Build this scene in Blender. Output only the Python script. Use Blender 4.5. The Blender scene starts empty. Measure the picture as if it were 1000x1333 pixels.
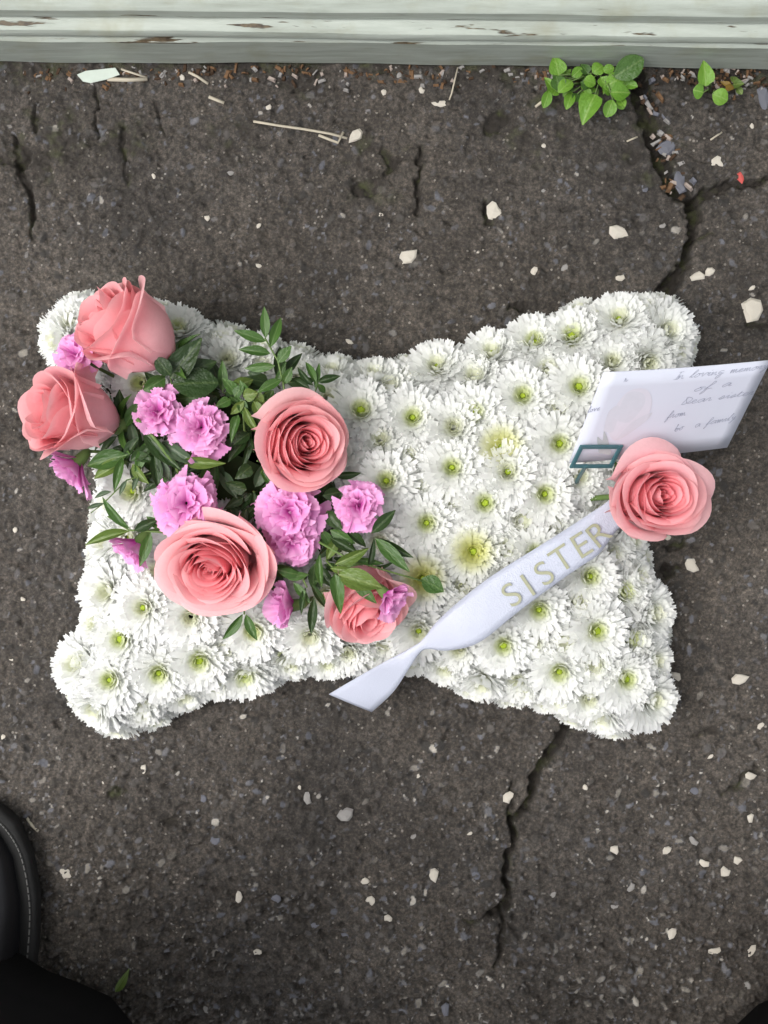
import bpy, math, random
import numpy as np
from mathutils import Vector, Matrix, Quaternion

# ------------------------------------------------------------------ camera, light
HC = 1.10            # camera height above the asphalt (m)
S = 0.00064          # metres per photo pixel on the asphalt
scene = bpy.context.scene
col = scene.collection
cam = bpy.data.cameras.new('camera')
cam.sensor_fit = 'HORIZONTAL'
cam.angle = 2 * math.atan(500 * S / HC)
cam.clip_start = 0.02
cam.clip_end = 500
camo = bpy.data.objects.new('camera', cam)
camo.location = (0, 0, HC)
col.objects.link(camo)
scene.camera = camo
scene.render.resolution_x, scene.render.resolution_y = 768, 1024

SUN_EL, SUN_AZ = math.radians(64), math.radians(188)    # azimuth: direction the light comes from, from +X ccw
world = bpy.data.worlds.new('World')
scene.world = world
world.use_nodes = True
wn = world.node_tree
sky = wn.nodes.new('ShaderNodeTexSky')
sky.sky_type = 'NISHITA'
sky.sun_disc = False
sky.sun_elevation = SUN_EL
sky.sun_rotation = math.pi / 2 - SUN_AZ
sky.dust_density = 4.0
hs = wn.nodes.new('ShaderNodeHueSaturation')
hs.inputs['Saturation'].default_value = 0.22
wn.links.new(sky.outputs[0], hs.inputs['Color'])
bg = wn.nodes['Background']
wn.links.new(hs.outputs[0], bg.inputs[0])
bg.inputs[1].default_value = 0.13
sun = bpy.data.lights.new('sun', 'SUN')
sun.energy = 1.3
sun.angle = math.radians(40)
sun.color = (1.0, 0.97, 0.93)
suno = bpy.data.objects.new('sun', sun)
d = Vector((math.cos(SUN_EL) * math.cos(SUN_AZ), math.cos(SUN_EL) * math.sin(SUN_AZ), math.sin(SUN_EL)))
suno.rotation_euler = d.to_track_quat('Z', 'Y').to_euler()
suno.location = d * 5
col.objects.link(suno)
vs = scene.view_settings
vs.view_transform = 'Standard'
vs.look = 'None'
vs.gamma = 1
vs.use_curve_mapping = False
vs.exposure = 1.05
scene.render.engine = 'CYCLES'
scene.cycles.max_bounces = 8
scene.cycles.diffuse_bounces = 5
scene.cycles.glossy_bounces = 2
scene.cycles.transmission_bounces = 3

random.seed(7)
RNG = np.random.default_rng(7)


def P(x, y, h=0.0):
    """photo pixel + height above ground -> world point"""
    k = S * (HC - h) / HC
    return Vector(((x - 500) * k, (666.5 - y) * k, h))


# ------------------------------------------------------------------ helpers
def tag(o, label=None, cat=None, group=None, kind=None):
    if label: o['label'] = label
    if cat: o['category'] = cat
    if group: o['group'] = group
    if kind: o['kind'] = kind
    return o


def empty(name, loc, label, cat, group=None):
    o = bpy.data.objects.new(name, None)
    o.empty_display_size = 0.01
    o.location = loc
    col.objects.link(o)
    return tag(o, label, cat, group)


def mesh_data(name, verts, faces, mat=None, smooth=True):
    me = bpy.data.meshes.new(name)
    me.from_pydata([tuple(v) for v in verts], [], faces)
    if smooth:
        me.polygons.foreach_set('use_smooth', [True] * len(me.polygons))
    if mat: me.materials.append(mat)
    me.update()
    return me


def link(name, me, parent=None, matrix=None):
    o = bpy.data.objects.new(name, me)
    col.objects.link(o)
    if parent: o.parent = parent
    if matrix is not None: o.matrix_basis = matrix
    return o


def grid_faces(nu, nv, off=0):
    """vertices laid out [i*nv + j]"""
    return [(off + i * nv + j, off + (i + 1) * nv + j, off + (i + 1) * nv + j + 1, off + i * nv + j + 1)
            for i in range(nu - 1) for j in range(nv - 1)]


def tube_data(name, pts, rad, mat, n=6):
    pts = [Vector(p) for p in pts]
    verts, faces = [], []
    if not hasattr(rad, '__len__'): rad = [rad] * len(pts)
    up = Vector((0.13, 0.21, 0.97))
    for i, p in enumerate(pts):
        t = (pts[min(i + 1, len(pts) - 1)] - pts[max(i - 1, 0)]).normalized()
        a = t.cross(up)
        if a.length < 1e-4: a = t.cross(Vector((1, 0, 0)))
        a.normalize()
        b = t.cross(a)
        for k in range(n):
            an = 2 * math.pi * k / n
            verts.append(p + (a * math.cos(an) + b * math.sin(an)) * rad[i])
    for i in range(len(pts) - 1):
        for k in range(n):
            faces.append((i * n + k, i * n + (k + 1) % n, (i + 1) * n + (k + 1) % n, (i + 1) * n + k))
    faces.append(tuple(range(n))[::-1])
    faces.append(tuple((len(pts) - 1) * n + k for k in range(n)))
    return mesh_data(name, verts, faces, mat)


def box_verts(x0, x1, y0, y1, z0, z1):
    v = [(x0, y0, z0), (x1, y0, z0), (x1, y1, z0), (x0, y1, z0), (x0, y0, z1), (x1, y0, z1), (x1, y1, z1), (x0, y1, z1)]
    f = [(3, 2, 1, 0), (4, 5, 6, 7), (0, 1, 5, 4), (1, 2, 6, 5), (2, 3, 7, 6), (3, 0, 4, 7)]
    return v, f


# ------------------------------------------------------------------ materials
class NT:
    def __init__(self, name):
        self.m = bpy.data.materials.new(name)
        self.m.use_nodes = True
        self.t = self.m.node_tree
        self.b = self.t.nodes['Principled BSDF']
        self.out = self.t.nodes['Material Output']

    def n(self, typ, **kw):
        nd = self.t.nodes.new(typ)
        for k, v in kw.items(): setattr(nd, k, v)
        return nd

    def l(self, a, b): self.t.links.new(a, b)

    def noise(self, vec, scale, detail=3, rough=0.55):
        nd = self.n('ShaderNodeTexNoise')
        nd.inputs['Scale'].default_value = scale
        nd.inputs['Detail'].default_value = detail
        nd.inputs['Roughness'].default_value = rough
        if vec is not None: self.l(vec, nd.inputs['Vector'])
        return nd.outputs['Fac']

    def ramp(self, fac, stops):
        nd = self.n('ShaderNodeValToRGB')
        el = nd.color_ramp.elements
        while len(el) > 1: el.remove(el[-1])
        for i, (p, c) in enumerate(stops):
            e = el[0] if i == 0 else el.new(p)
            e.position = p
            e.color = (*c, 1) if len(c) == 3 else c
        self.l(fac, nd.inputs[0])
        return nd.outputs[0]

    def mix(self, fac, a, b, mode='MIX'):
        nd = self.n('ShaderNodeMix', data_type='RGBA', blend_type=mode)
        for sock, v in ((nd.inputs[0], fac), (nd.inputs[6], a), (nd.inputs[7], b)):
            if isinstance(v, (int, float)): sock.default_value = v
            elif isinstance(v, tuple): sock.default_value = (*v, 1)
            else: self.l(v, sock)
        return nd.outputs[2]

    def math(self, op, a, b=0.0, clamp=False):
        nd = self.n('ShaderNodeMath', operation=op, use_clamp=clamp)
        for sock, v in ((nd.inputs[0], a), (nd.inputs[1], b)):
            if isinstance(v, (int, float)): sock.default_value = v
            else: self.l(v, sock)
        return nd.outputs[0]

    def bump(self, h, strength=0.3, dist=0.001):
        nd = self.n('ShaderNodeBump')
        nd.inputs['Strength'].default_value = strength
        nd.inputs['Distance'].default_value = dist
        self.l(h, nd.inputs['Height'])
        self.l(nd.outputs[0], self.b.inputs['Normal'])

    def base(self, c):
        if isinstance(c, tuple): self.b.inputs['Base Color'].default_value = (*c, 1)
        else: self.l(c, self.b.inputs['Base Color'])

    def rough(self, r): self.b.inputs['Roughness'].default_value = r
    def spec(self, r): self.b.inputs['Specular IOR Level'].default_value = r

    def translucent(self, c, fac):
        tr = self.n('ShaderNodeBsdfTranslucent')
        if isinstance(c, tuple): tr.inputs[0].default_value = (*c, 1)
        else: self.l(c, tr.inputs[0])
        mx = self.n('ShaderNodeMixShader')
        mx.inputs[0].default_value = fac
        self.l(self.b.outputs[0], mx.inputs[1])
        self.l(tr.outputs[0], mx.inputs[2])
        self.l(mx.outputs[0], self.out.inputs[0])

    def obj(self): return self.n('ShaderNodeTexCoord').outputs['Object']
    def xyz(self, v):
        nd = self.n('ShaderNodeSeparateXYZ')
        self.l(v, nd.inputs[0])
        return nd.outputs

    def rand(self): return self.n('ShaderNodeObjectInfo').outputs['Random']


def simple(name, c, rough=0.6, spec=0.3, var=0.15, scale=200, bump=0.0):
    m = NT(name)
    v = m.obj()
    f = m.noise(v, scale)
    m.base(m.mix(f, tuple(x * (1 - var) for x in c), tuple(min(1, x * (1 + var)) for x in c)))
    m.rough(rough); m.spec(spec)
    if bump: m.bump(f, bump)
    return m.m


def mat_ground():
    m = NT('asphalt')
    at = m.n('ShaderNodeAttribute', attribute_name='tone')
    r, g, b = m.n('ShaderNodeSeparateColor'), None, None
    m.l(at.outputs['Color'], r.inputs[0])
    stone, rnd, soil = r.outputs[0], r.outputs[1], r.outputs[2]
    v = m.obj()
    n1 = m.noise(v, 9, 5, 0.6)
    n2 = m.noise(v, 420, 5, 0.75)
    n3 = m.noise(v, 1500, 2, 0.6)
    binder = m.ramp(n1, [(0.30, (0.046, 0.0395, 0.0335)), (0.52, (0.076, 0.066, 0.0565)), (0.72, (0.106, 0.093, 0.080))])
    fine = m.ramp(n2, [(0.32, (0.35, 0.35, 0.35)), (0.5, (0.85, 0.85, 0.85)), (0.60, (1.4, 1.36, 1.31)), (0.70, (2.2, 2.1, 2.0))])
    binder = m.mix(1.0, binder, fine, 'MULTIPLY')
    n5 = m.noise(v, 110, 4, 0.7)
    blot = m.ramp(n5, [(0.32, (0.55, 0.55, 0.55)), (0.5, (0.95, 0.95, 0.95)), (0.68, (1.4, 1.4, 1.42))])
    binder = m.mix(1.0, binder, blot, 'MULTIPLY')
    sc = m.ramp(rnd, [(0.0, (0.030, 0.028, 0.026)), (0.30, (0.058, 0.053, 0.048)), (0.60, (0.109, 0.099, 0.090)),
                      (0.80, (0.105, 0.108, 0.124)), (0.90, (0.15, 0.152, 0.170)), (0.965, (0.20, 0.185, 0.16)), (1.0, (0.45, 0.42, 0.37))])
    sc = m.mix(1.0, sc, m.ramp(n2, [(0.3, (0.7,) * 3), (0.7, (1.25,) * 3)]), 'MULTIPLY')
    c = m.mix(stone, binder, sc)
    # sparse pale grit
    vo = m.n('ShaderNodeTexVoronoi', feature='F1')
    vo.inputs['Scale'].default_value = 330
    m.l(v, vo.inputs['Vector'])
    pick = m.n('ShaderNodeSeparateColor')
    m.l(vo.outputs['Color'], pick.inputs[0])
    grit = m.math('MULTIPLY', m.math('GREATER_THAN', pick.outputs[0], 0.965), m.math('LESS_THAN', vo.outputs['Distance'], 0.36))
    c = m.mix(m.math('MULTIPLY', grit, 0.6), c, (0.34, 0.31, 0.27))
    damp = m.ramp(m.noise(v, 5.5, 4, 0.6), [(0.36, (0.74, 0.75, 0.77)), (0.5, (0.98, 0.98, 0.98)), (0.66, (1.10, 1.09, 1.07))])
    c = m.mix(1.0, c, damp, 'MULTIPLY')
    # earth and moss washed into cracks and along the wall
    mossn = m.noise(v, 60, 4, 0.6)
    earth = m.mix(m.ramp(mossn, [(0.50, (0, 0, 0)), (0.62, (1, 1, 1))]), (0.022, 0.018, 0.014), (0.045, 0.05, 0.018))
    c = m.mix(m.math('MULTIPLY', soil, 0.9), c, earth)
    m.base(c)
    m.b.inputs['Roughness'].default_value = 0.72
    m.spec(0.35)
    m.bump(m.math('ADD', n2, m.math('MULTIPLY', n3, 0.6)), 0.8, 0.0018)
    return m.m


def mat_petal_white(name, tint, rtint):
    m = NT(name)
    v = m.obj()
    x, y, z = m.xyz(v)
    r = m.math('SQRT', m.math('ADD', m.math('MULTIPLY', x, x), m.math('MULTIPLY', y, y)))
    f = m.math('DIVIDE', r, 0.029)
    c = m.ramp(f, [(0.0, tint), (rtint * 0.5, tuple(0.5 * a + 0.5 * b for a, b in zip(tint, (0.86, 0.87, 0.82)))),
                   (rtint, (0.91, 0.92, 0.89)), (1.0, (0.92, 0.925, 0.925))])
    m.base(c); m.rough(0.55); m.spec(0.25)
    m.translucent(c, 0.50)
    return m.m


def mat_rose(name, deep, mid, pale):
    m = NT(name)
    at = m.n('ShaderNodeAttribute', attribute_name='pt')     # R: height along petal, G: layer (0 inner .. 1 outer)
    s = m.n('ShaderNodeSeparateColor')
    m.l(at.outputs['Color'], s.inputs[0])
    n = m.noise(m.obj(), 60, 3)
    fac = m.math('ADD', m.math('MULTIPLY', s.outputs[1], 0.85), m.math('MULTIPLY', m.math('SUBTRACT', n, 0.5), 0.25), True)
    c = m.ramp(fac, [(0.0, deep), (0.45, mid), (1.0, pale)])
    # greenish-cream claw at the base of the outer petals
    base = m.ramp(s.outputs[0], [(0.0, (1, 1, 1)), (0.22, (0, 0, 0))])
    c = m.mix(m.math('MULTIPLY', base, 0.35), c, (0.74, 0.68, 0.42))
    c = m.mix(m.math('MULTIPLY', s.outputs[2], 0.45), c, (0.95, 0.66, 0.65))     # paler petal rims
    rv = m.rand()
    c = m.mix(m.math('MULTIPLY', rv, 0.22), c, (0.95, 0.69, 0.70))
    n9 = m.noise(m.obj(), 420, 4, 0.6)
    c = m.mix(1.0, c, m.ramp(n9, [(0.3, (0.975, 0.96, 0.96)), (0.6, (1.01, 1.01, 1.01))]), 'MULTIPLY')
    m.base(c); m.rough(0.6); m.spec(0.2)
    vein = m.n('ShaderNodeTexNoise')
    vein.inputs['Scale'].default_value = 300
    m.l(m.obj(), vein.inputs['Vector'])
    m.bump(vein.outputs['Fac'], 0.12, 0.0006)
    m.translucent(c, 0.48)
    return m.m


def mat_carn(name, deep, pale):
    m = NT(name)
    at = m.n('ShaderNodeAttribute', attribute_name='pt')
    s = m.n('ShaderNodeSeparateColor')
    m.l(at.outputs['Color'], s.inputs[0])
    n = m.noise(m.obj(), 130, 3)
    f = m.math('ADD', m.math('MULTIPLY', s.outputs[0], 0.8), m.math('MULTIPLY', n, 0.35), True)
    c = m.ramp(f, [(0.42, deep), (0.98, pale)])
    c = m.mix(m.math('MULTIPLY', m.rand(), 0.35), c, (0.93, 0.62, 0.82))
    m.base(c); m.rough(0.6); m.spec(0.2)
    m.translucent(c, 0.35)
    return m.m


def mat_leaf(name, a, b, rib):
    m = NT(name)
    v = m.obj()
    x, y, z = m.xyz(v)
    n = m.noise(v, 5, 3)
    rnd = m.rand()
    c = m.mix(m.math('ADD', m.math('MULTIPLY', n, 0.5), m.math('MULTIPLY', rnd, 0.5)), a, b)
    ribm = m.math('LESS_THAN', m.math('ABSOLUTE', x), 0.035)
    c = m.mix(m.math('MULTIPLY', ribm, 0.7), c, rib)
    m.base(c); m.rough(0.42); m.spec(0.45)
    wv = m.n('ShaderNodeTexWave')
    wv.inputs['Scale'].default_value = 4
    m.l(v, wv.inputs['Vector'])
    m.bump(n, 0.2, 0.02)
    m.translucent(c, 0.22)
    return m.m


def mat_paint():
    m = NT('weathered_pale_green_paint')
    v = m.obj()
    x, y, z = m.xyz(v)
    mp = m.n('ShaderNodeMapping')
    mp.inputs['Scale'].default_value = (6, 40, 60)
    m.l(v, mp.inputs['Vector'])
    st = m.noise(mp.outputs[0], 2.2, 5, 0.65)
    c = m.ramp(st, [(0.25, (0.25, 0.27, 0.225)), (0.48, (0.345, 0.38, 0.335)), (0.7, (0.42, 0.46, 0.41))])
    blot = m.noise(v, 26, 4, 0.6)
    c = m.mix(m.ramp(blot, [(0.52, (0, 0, 0)), (0.75, (0.55, 0.55, 0.55))]), c, (0.26, 0.26, 0.17))
    # flaked streaks down to bare brown wood
    mp2 = m.n('ShaderNodeMapping')
    mp2.inputs['Scale'].default_value = (14, 90, 190)
    m.l(v, mp2.inputs['Vector'])
    pe = m.noise(mp2.outputs[0], 1.0, 4, 0.62)
    at = m.n('ShaderNodeAttribute', attribute_name='peel')
    sp = m.n('ShaderNodeSeparateColor')
    m.l(at.outputs['Color'], sp.inputs[0])
    k = m.math('ADD', pe, m.math('MULTIPLY', sp.outputs[0], 0.26))
    peel = m.ramp(k, [(0.70, (0, 0, 0)), (0.73, (1, 1, 1))])
    c = m.mix(peel, c, m.ramp(m.noise(v, 200, 3), [(0.3, (0.03, 0.02, 0.012)), (0.7, (0.12, 0.09, 0.05))]))
    m.base(c); m.rough(0.5); m.spec(0.4)
    m.bump(m.math('SUBTRACT', st, peel), 0.4, 0.0015)
    return m.m


M = {}
M['ground'] = mat_ground()
M['paint'] = mat_paint()
M['white_a'] = mat_petal_white('white_chrysanthemum_petal', (0.68, 0.75, 0.26), 0.30)
M['white_b'] = mat_petal_white('white_chrysanthemum_petal_yellow_heart', (0.74, 0.75, 0.20), 0.66)
M['white_c'] = mat_petal_white('white_chrysanthemum_petal_plain', (0.82, 0.84, 0.62), 0.30)
M['centre'] = simple('green_flower_centre', (0.28, 0.37, 0.03), 0.6, 0.2, 0.5, 900, 0.4)
M['foam'] = simple('wet_green_foam', (0.030, 0.045, 0.018), 0.9, 0.1, 0.4, 120, 0.3)
M['rose'] = mat_rose('salmon_pink_petal', (0.95, 0.28, 0.345), (0.95, 0.43, 0.475), (0.95, 0.63, 0.66))
M['carn'] = mat_carn('mauve_carnation_petal', (0.60, 0.06, 0.42), (0.86, 0.42, 0.73))
M['leaf_mid'] = mat_leaf('mid_green_leaf', (0.0320, 0.0840, 0.0144), (0.0680, 0.1480, 0.0280), (0.1120, 0.1840, 0.0560))
M['leaf_dark'] = mat_leaf('dark_green_leaf', (0.0144, 0.0360, 0.0096), (0.0360, 0.0720, 0.0176), (0.0640, 0.1040, 0.0320))
M['leaf_light'] = mat_leaf('yellowish_green_leaf', (0.0680, 0.1200, 0.0200), (0.1280, 0.1920, 0.0400), (0.2000, 0.2640, 0.0800))
M['leaf_weed'] = mat_leaf('fresh_weed_leaf', (0.0880, 0.2240, 0.0200), (0.1760, 0.3360, 0.0400), (0.2240, 0.3600, 0.0800))
M['leaf_grey'] = mat_leaf('grey_green_leaf', (0.0480, 0.0800, 0.0440), (0.0880, 0.1360, 0.0720), (0.1200, 0.1600, 0.0880))
M['leaf_rust'] = mat_leaf('yellow_and_red_leaf', (0.2240, 0.0800, 0.0240), (0.2720, 0.2240, 0.0320), (0.2800, 0.1600, 0.0800))
M['stem'] = simple('green_stem', (0.10, 0.16, 0.045), 0.55, 0.3)
M['twig'] = simple('pale_dry_twig', (0.42, 0.38, 0.30), 0.8, 0.2)
M['chip'] = simple('white_stone', (0.56, 0.52, 0.45), 0.8, 0.2, 0.35, 500, 0.6)
M['chip_grey'] = simple('grey_stone', (0.24, 0.23, 0.22), 0.75, 0.25, 0.3, 260, 0.3)
M['chip_blue'] = simple('blue_grey_slate', (0.11, 0.113, 0.135), 0.6, 0.4, 0.3, 260, 0.3)
M['chip_red'] = simple('red_crumb', (0.45, 0.07, 0.06), 0.6, 0.4, 0.3, 260, 0.3)
M['flake'] = simple('pale_green_paint_flake', (0.46, 0.52, 0.46), 0.5, 0.4, 0.1, 150)
M['card'] = simple('white_card', (0.58, 0.60, 0.69), 0.5, 0.35, 0.02, 40)
M['ink'] = simple('faded_blue_black_ink', (0.26, 0.28, 0.37), 0.7, 0.1, 0.45, 400)
M['print_a'] = simple('faint_grey_pink_print', (0.545, 0.55, 0.615), 0.5, 0.35, 0.05, 200)
M['print_b'] = simple('faint_cream_print', (0.585, 0.575, 0.645), 0.5, 0.35, 0.05, 200)
M['print_c'] = simple('faint_sage_print', (0.40, 0.43, 0.45), 0.5, 0.35, 0.15, 200)
M['plastic'] = simple('dark_teal_plastic', (0.04, 0.12, 0.14), 0.35, 0.5, 0.1)
M['letter'] = simple('dull_gold_foil', (0.28, 0.285, 0.19), 0.5, 0.5, 0.12, 500)


def mat_ribbon():
    m = NT('white_satin_ribbon')
    v = m.obj()
    wv = m.n('ShaderNodeTexVoronoi')
    wv.inputs['Scale'].default_value = 900
    m.l(v, wv.inputs['Vector'])
    m.base((0.50, 0.53, 0.63)); m.rough(0.38); m.spec(0.5)
    cr_ = m.noise(v, 70, 3, 0.5)
    m.bump(m.math('ADD', m.math('MULTIPLY', wv.outputs['Distance'], 0.35), cr_), 0.25, 0.0025)
    m.translucent((0.50, 0.53, 0.63), 0.18)
    return m.m


M['ribbon'] = mat_ribbon()

# ------------------------------------------------------------------ numpy noise
def vnoise(X, Y, sc, seed):
    x, y = (X * 0.883 + Y * 0.469) / sc + 1000.3, (Y * 0.883 - X * 0.469) / sc + 1000.7
    xi, yi = np.floor(x).astype(np.int64), np.floor(y).astype(np.int64)
    fx, fy = x - xi, y - yi
    fx, fy = fx * fx * (3 - 2 * fx), fy * fy * (3 - 2 * fy)
    h = lambda a, b: hashv(a, b, seed)
    a, b, c, e = h(xi, yi), h(xi + 1, yi), h(xi, yi + 1), h(xi + 1, yi + 1)
    return (a * (1 - fx) + b * fx) * (1 - fy) + (c * (1 - fx) + e * fx) * fy


def hashv(a, b, seed):
    n = (a * 374761393 + b * 668265263 + seed * 974634777) & 0xFFFFFFFF
    n = ((n ^ (n >> 13)) * 1274126177) & 0xFFFFFFFF
    n = ((n ^ (n >> 15)) * 2246822519) & 0xFFFFFFFF
    return ((n ^ (n >> 16)) & 0xFFFF) / 65535.0


def seg_dist(X, Y, pts):
    """distance to polyline with per-vertex half width; returns (dist - halfwidth), both in metres"""
    best = np.full(X.shape, 9.0)
    for (x0, y0, w0), (x1, y1, w1) in zip(pts[:-1], pts[1:]):
        dx, dy = x1 - x0, y1 - y0
        t = np.clip(((X - x0) * dx + (Y - y0) * dy) / (dx * dx + dy * dy + 1e-12), 0, 1)
        dd = np.hypot(X - x0 - t * dx, Y - y0 - t * dy) - (w0 + t * (w1 - w0))
        best = np.minimum(best, dd)
    return best


# ------------------------------------------------------------------ ground
def build_ground():
    step = 0.00115
    def axis(a, b):
        core = np.arange(a, b, step)
        out = []
        dd, p = step, 0.0
        while p < 60:
            dd *= 1.35
            p += dd
            out.append(p)
        out = np.array(out)
        return np.concatenate([(a - out)[::-1], core, core[-1] + out])
    xs, ys = axis(-0.36, 0.36), axis(-0.47, 0.40)
    X, Y = np.meshgrid(xs, ys, indexing='ij')
    inside = ((np.abs(X) < 0.37) & (Y > -0.48) & (Y < 0.41)).astype(float)
    low = np.clip((-Y - 0.12) / 0.3, 0, 1)            # coarser, more worn surface away from the wall
    Z = (vnoise(X, Y, 0.11, 1) - 0.5) * 0.004 + (vnoise(X, Y, 0.03, 2) - 0.5) * 0.0016
    Z += (vnoise(X, Y, 0.008, 3) - 0.5) * 0.0026 + (vnoise(X, Y, 0.0034, 4) - 0.5) * 0.0022
    # aggregate stones
    stone = np.zeros_like(X); rnd = np.zeros_like(X); hgt = np.zeros_like(X)
    for cs, seed, dens in ((0.0092, 11, 0.55), (0.0056, 12, 0.6), (0.0036, 13, 0.5)):
        gx, gy = np.floor(X / cs).astype(np.int64), np.floor(Y / cs).astype(np.int64)
        for i in (-1, 0, 1):
            for j in (-1, 0, 1):
                a, b = gx + i, gy + j
                px, py = (a + 0.15 + 0.7 * hashv(a, b, seed)) * cs, (b + 0.15 + 0.7 * hashv(a, b, seed + 50)) * cs
                an = hashv(a, b, seed + 70) * 3.14
                ux, uy = (X - px), (Y - py)
                ca, sa = np.cos(an), np.sin(an)
                qx, qy = ca * ux + sa * uy, (-sa * ux + ca * uy) * (1.15 + 0.9 * hashv(a, b, seed + 75))
                qx = qx + (vnoise(X, Y, 0.0018, seed + 3) - 0.5) * 0.0014
                qy = qy + (vnoise(X, Y, 0.0018, seed + 4) - 0.5) * 0.0014
                r = cs * (0.20 + 0.36 * hashv(a, b, seed + 90))
                exist = hashv(a, b, seed + 110) < dens * (0.6 + 0.4 * low)
                dd = np.hypot(qx, qy) / r
                mk = np.clip((1 - dd) * 4.0, 0, 1) * exist
                sel = mk > stone
                rnd = np.where(sel, hashv(a, b, seed + 130), rnd)
                hgt = np.where(sel, (0.15 + 0.9 * hashv(a, b, seed + 150)) * (0.6 + 0.9 * low), hgt)
                stone = np.maximum(stone, mk)
    vis = np.clip((vnoise(X, Y, 0.02, 21) - 0.22) * 3, 0.30, 1)
    Z += stone * hgt * 0.0021
    # pits where stones have come out
    pit = np.clip((vnoise(X * 0.55, Y, 0.0052, 31) - (0.77 - 0.15 * low)) * 8, 0, 1)
    pit *= np.clip((vnoise(X, Y, 0.05, 32) - 0.30) * 4, 0, 1)
    Z -= pit * (0.0026 + 0.0016 * low)
    # cracks
    wob = 0.0030
    Xw = X + (vnoise(X, Y, 0.011, 41) - 0.5) * wob * 1.6 + (vnoise(X, Y, 0.0045, 42) - 0.5) * wob * 1.5
    Yw = Y + (vnoise(X, Y, 0.011, 43) - 0.5) * wob * 1.6 + (vnoise(X, Y, 0.0045, 44) - 0.5) * wob * 1.5
    cracks = [  # px x, px y, half width px ; depth m
        ([(746, 925, 6), (735, 950, 6), (712, 985, 5), (697, 1010, 6), (692, 1040, 5), (678, 1060, 4), (667, 1072, 5), (671, 1092, 4.5),
          (660, 1120, 3), (657, 1150, 3), (661, 1172, 4.5), (655, 1186, 6), (640, 1192, 4)], 0.013),
        ([(655, 1188, 4), (655, 1215, 5), (650, 1240, 3), (646, 1262, 1)], 0.007),
        ([(665, 1070, 3), (662, 1045, 2.5), (668, 1022, 1)], 0.005),
        ([(640, 1192, 2), (612, 1205, 1.5), (600, 1202, 0.5)], 0.004),
        ([(832, 96, 10), (838, 130, 12), (845, 160, 13), (858, 195, 11), (868, 225, 9), (885, 250, 10), (903, 265, 9), (906, 290, 6), (899, 318, 5.5),
          (893, 345, 6), (878, 365, 9), (862, 385, 10), (848, 410, 8)], 0.016),
        ([(903, 262, 8), (925, 250, 5), (955, 241, 4), (985, 236, 4), (1030, 232, 4)], 0.010),
        ([(900, 310, 4), (918, 306, 2), (930, 305, 0.5)], 0.004),
        ([(22, 175, 2), (28, 198, 8), (26, 218, 8), (34, 240, 4), (41, 262, 3.5), (42, 295, 2), (44, 312, 0.5)], 0.006),
        ([(24, 215, 5), (8, 208, 4), (-10, 205, 3)], 0.003),
        ([(50, 130, 0.5), (49, 150, 2.5), (47, 168, 4)], 0.004),
        ([(130, 178, 3), (127, 150, 1.5), (123, 118, 1)], 0.004),
        ([(160, 168, 2), (162, 195, 3), (165, 225, 1.5), (168, 240, 0.5)], 0.003),
        ([(203, 135, 1), (205, 160, 1.5), (212, 180, 0.5)], 0.003),
        ([(545, 190, 2.5), (547, 215, 2), (545, 245, 2.5), (546, 275, 1)], 0.006),
        ([(497, 200, 4), (512, 210, 10), (520, 206, 6), (500, 228, 3)], 0.004),
        ([(470, 245, 10), (485, 250, 6)], 0.004),
        ([(632, 262, 3), (634, 277, 7), (633, 290, 3)], 0.006),
        
        ([(640, 165, 10), (652, 158, 10), (660, 150, 4)], 0.003),
        ([(665, 400, 3), (682, 402, 5), (690, 425, 4)], 0.006),
        ([(975, 420, 4), (990, 425, 3), (1010, 420, 3)], 0.004),
        ([(870, 712, 6), (885, 706, 4)], 0.005), ([(870, 745, 9), (886, 740, 4)], 0.004),
        ([(905, 958, 3), (930, 950, 2)], 0.002), ([(940, 1032, 2), (965, 1022, 2), (985, 1000, 1)], 0.003),
        ([(218, 1072, 4), (226, 1073, 4)], 0.003),
        ([(145, 1031, 4), (154, 1034, 4)], 0.003),
    ]
    soil = np.zeros_like(X)
    for pts, depth in cracks:
        w = [(*P(x, y)[:2], hw * S) for x, y, hw in pts]
        bx = [q[0] for q in w]; by = [q[1] for q in w]
        i0, i1 = np.searchsorted(xs, [min(bx) - 0.03, max(bx) + 0.03])
        j0, j1 = np.searchsorted(ys, [min(by) - 0.03, max(by) + 0.03])
        sl = (slice(i0, i1), slice(j0, j1))
        dd = seg_dist(Xw[sl], Yw[sl], w)
        f = np.clip(0.5 - dd / 0.0016, 0, 1)
        f = f * f * (3 - 2 * f)
        lip = np.clip(1 - np.abs(dd) / 0.006, 0, 1)
        Z[sl] -= f * depth * (0.75 + 0.5 * vnoise(X[sl], Y[sl], 0.006, 61)) + lip * 0.0012
        soil[sl] = np.maximum(soil[sl], np.clip(0.6 - dd / 0.004, 0, 1))
    # grime along the wall and mossy patches
    dirt = np.clip((Y - 0.355 + (vnoise(X, Y, 0.03, 71) - 0.5) * 0.05) / 0.018, 0, 1)
    soil = np.maximum(soil, dirt * (0.45 + 0.5 * vnoise(X, Y, 0.004, 72)))
    for mx, my, mr in ((160, 190, 45), (60, 185, 70), (490, 215, 60), (840, 200, 60), (700, 150, 70), (300, 180, 40)):
        c = P(mx, my)
        q = np.hypot(X - c.x, Y - c.y) / (mr * S)
        soil = np.maximum(soil, np.clip(1.1 - q, 0, 0.65) * np.clip((vnoise(X, Y, 0.008, 73) - 0.40) * 4, 0, 1))
    # ground settles a little by the right end of the wall
    c = P(930, 90)
    Z -= 0.006 * np.exp(-((X - c.x) / 0.09) ** 2 - ((Y - c.y) / 0.018) ** 2)
    Z *= np.where(inside > 0, 1, np.clip(1 - (np.maximum(np.abs(X) - 0.36, np.abs(Y) - 0.46)) * 2, 0.3, 1))
    Z[inside == 0] = np.clip(Z[inside == 0], -0.004, 0.002)
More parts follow.
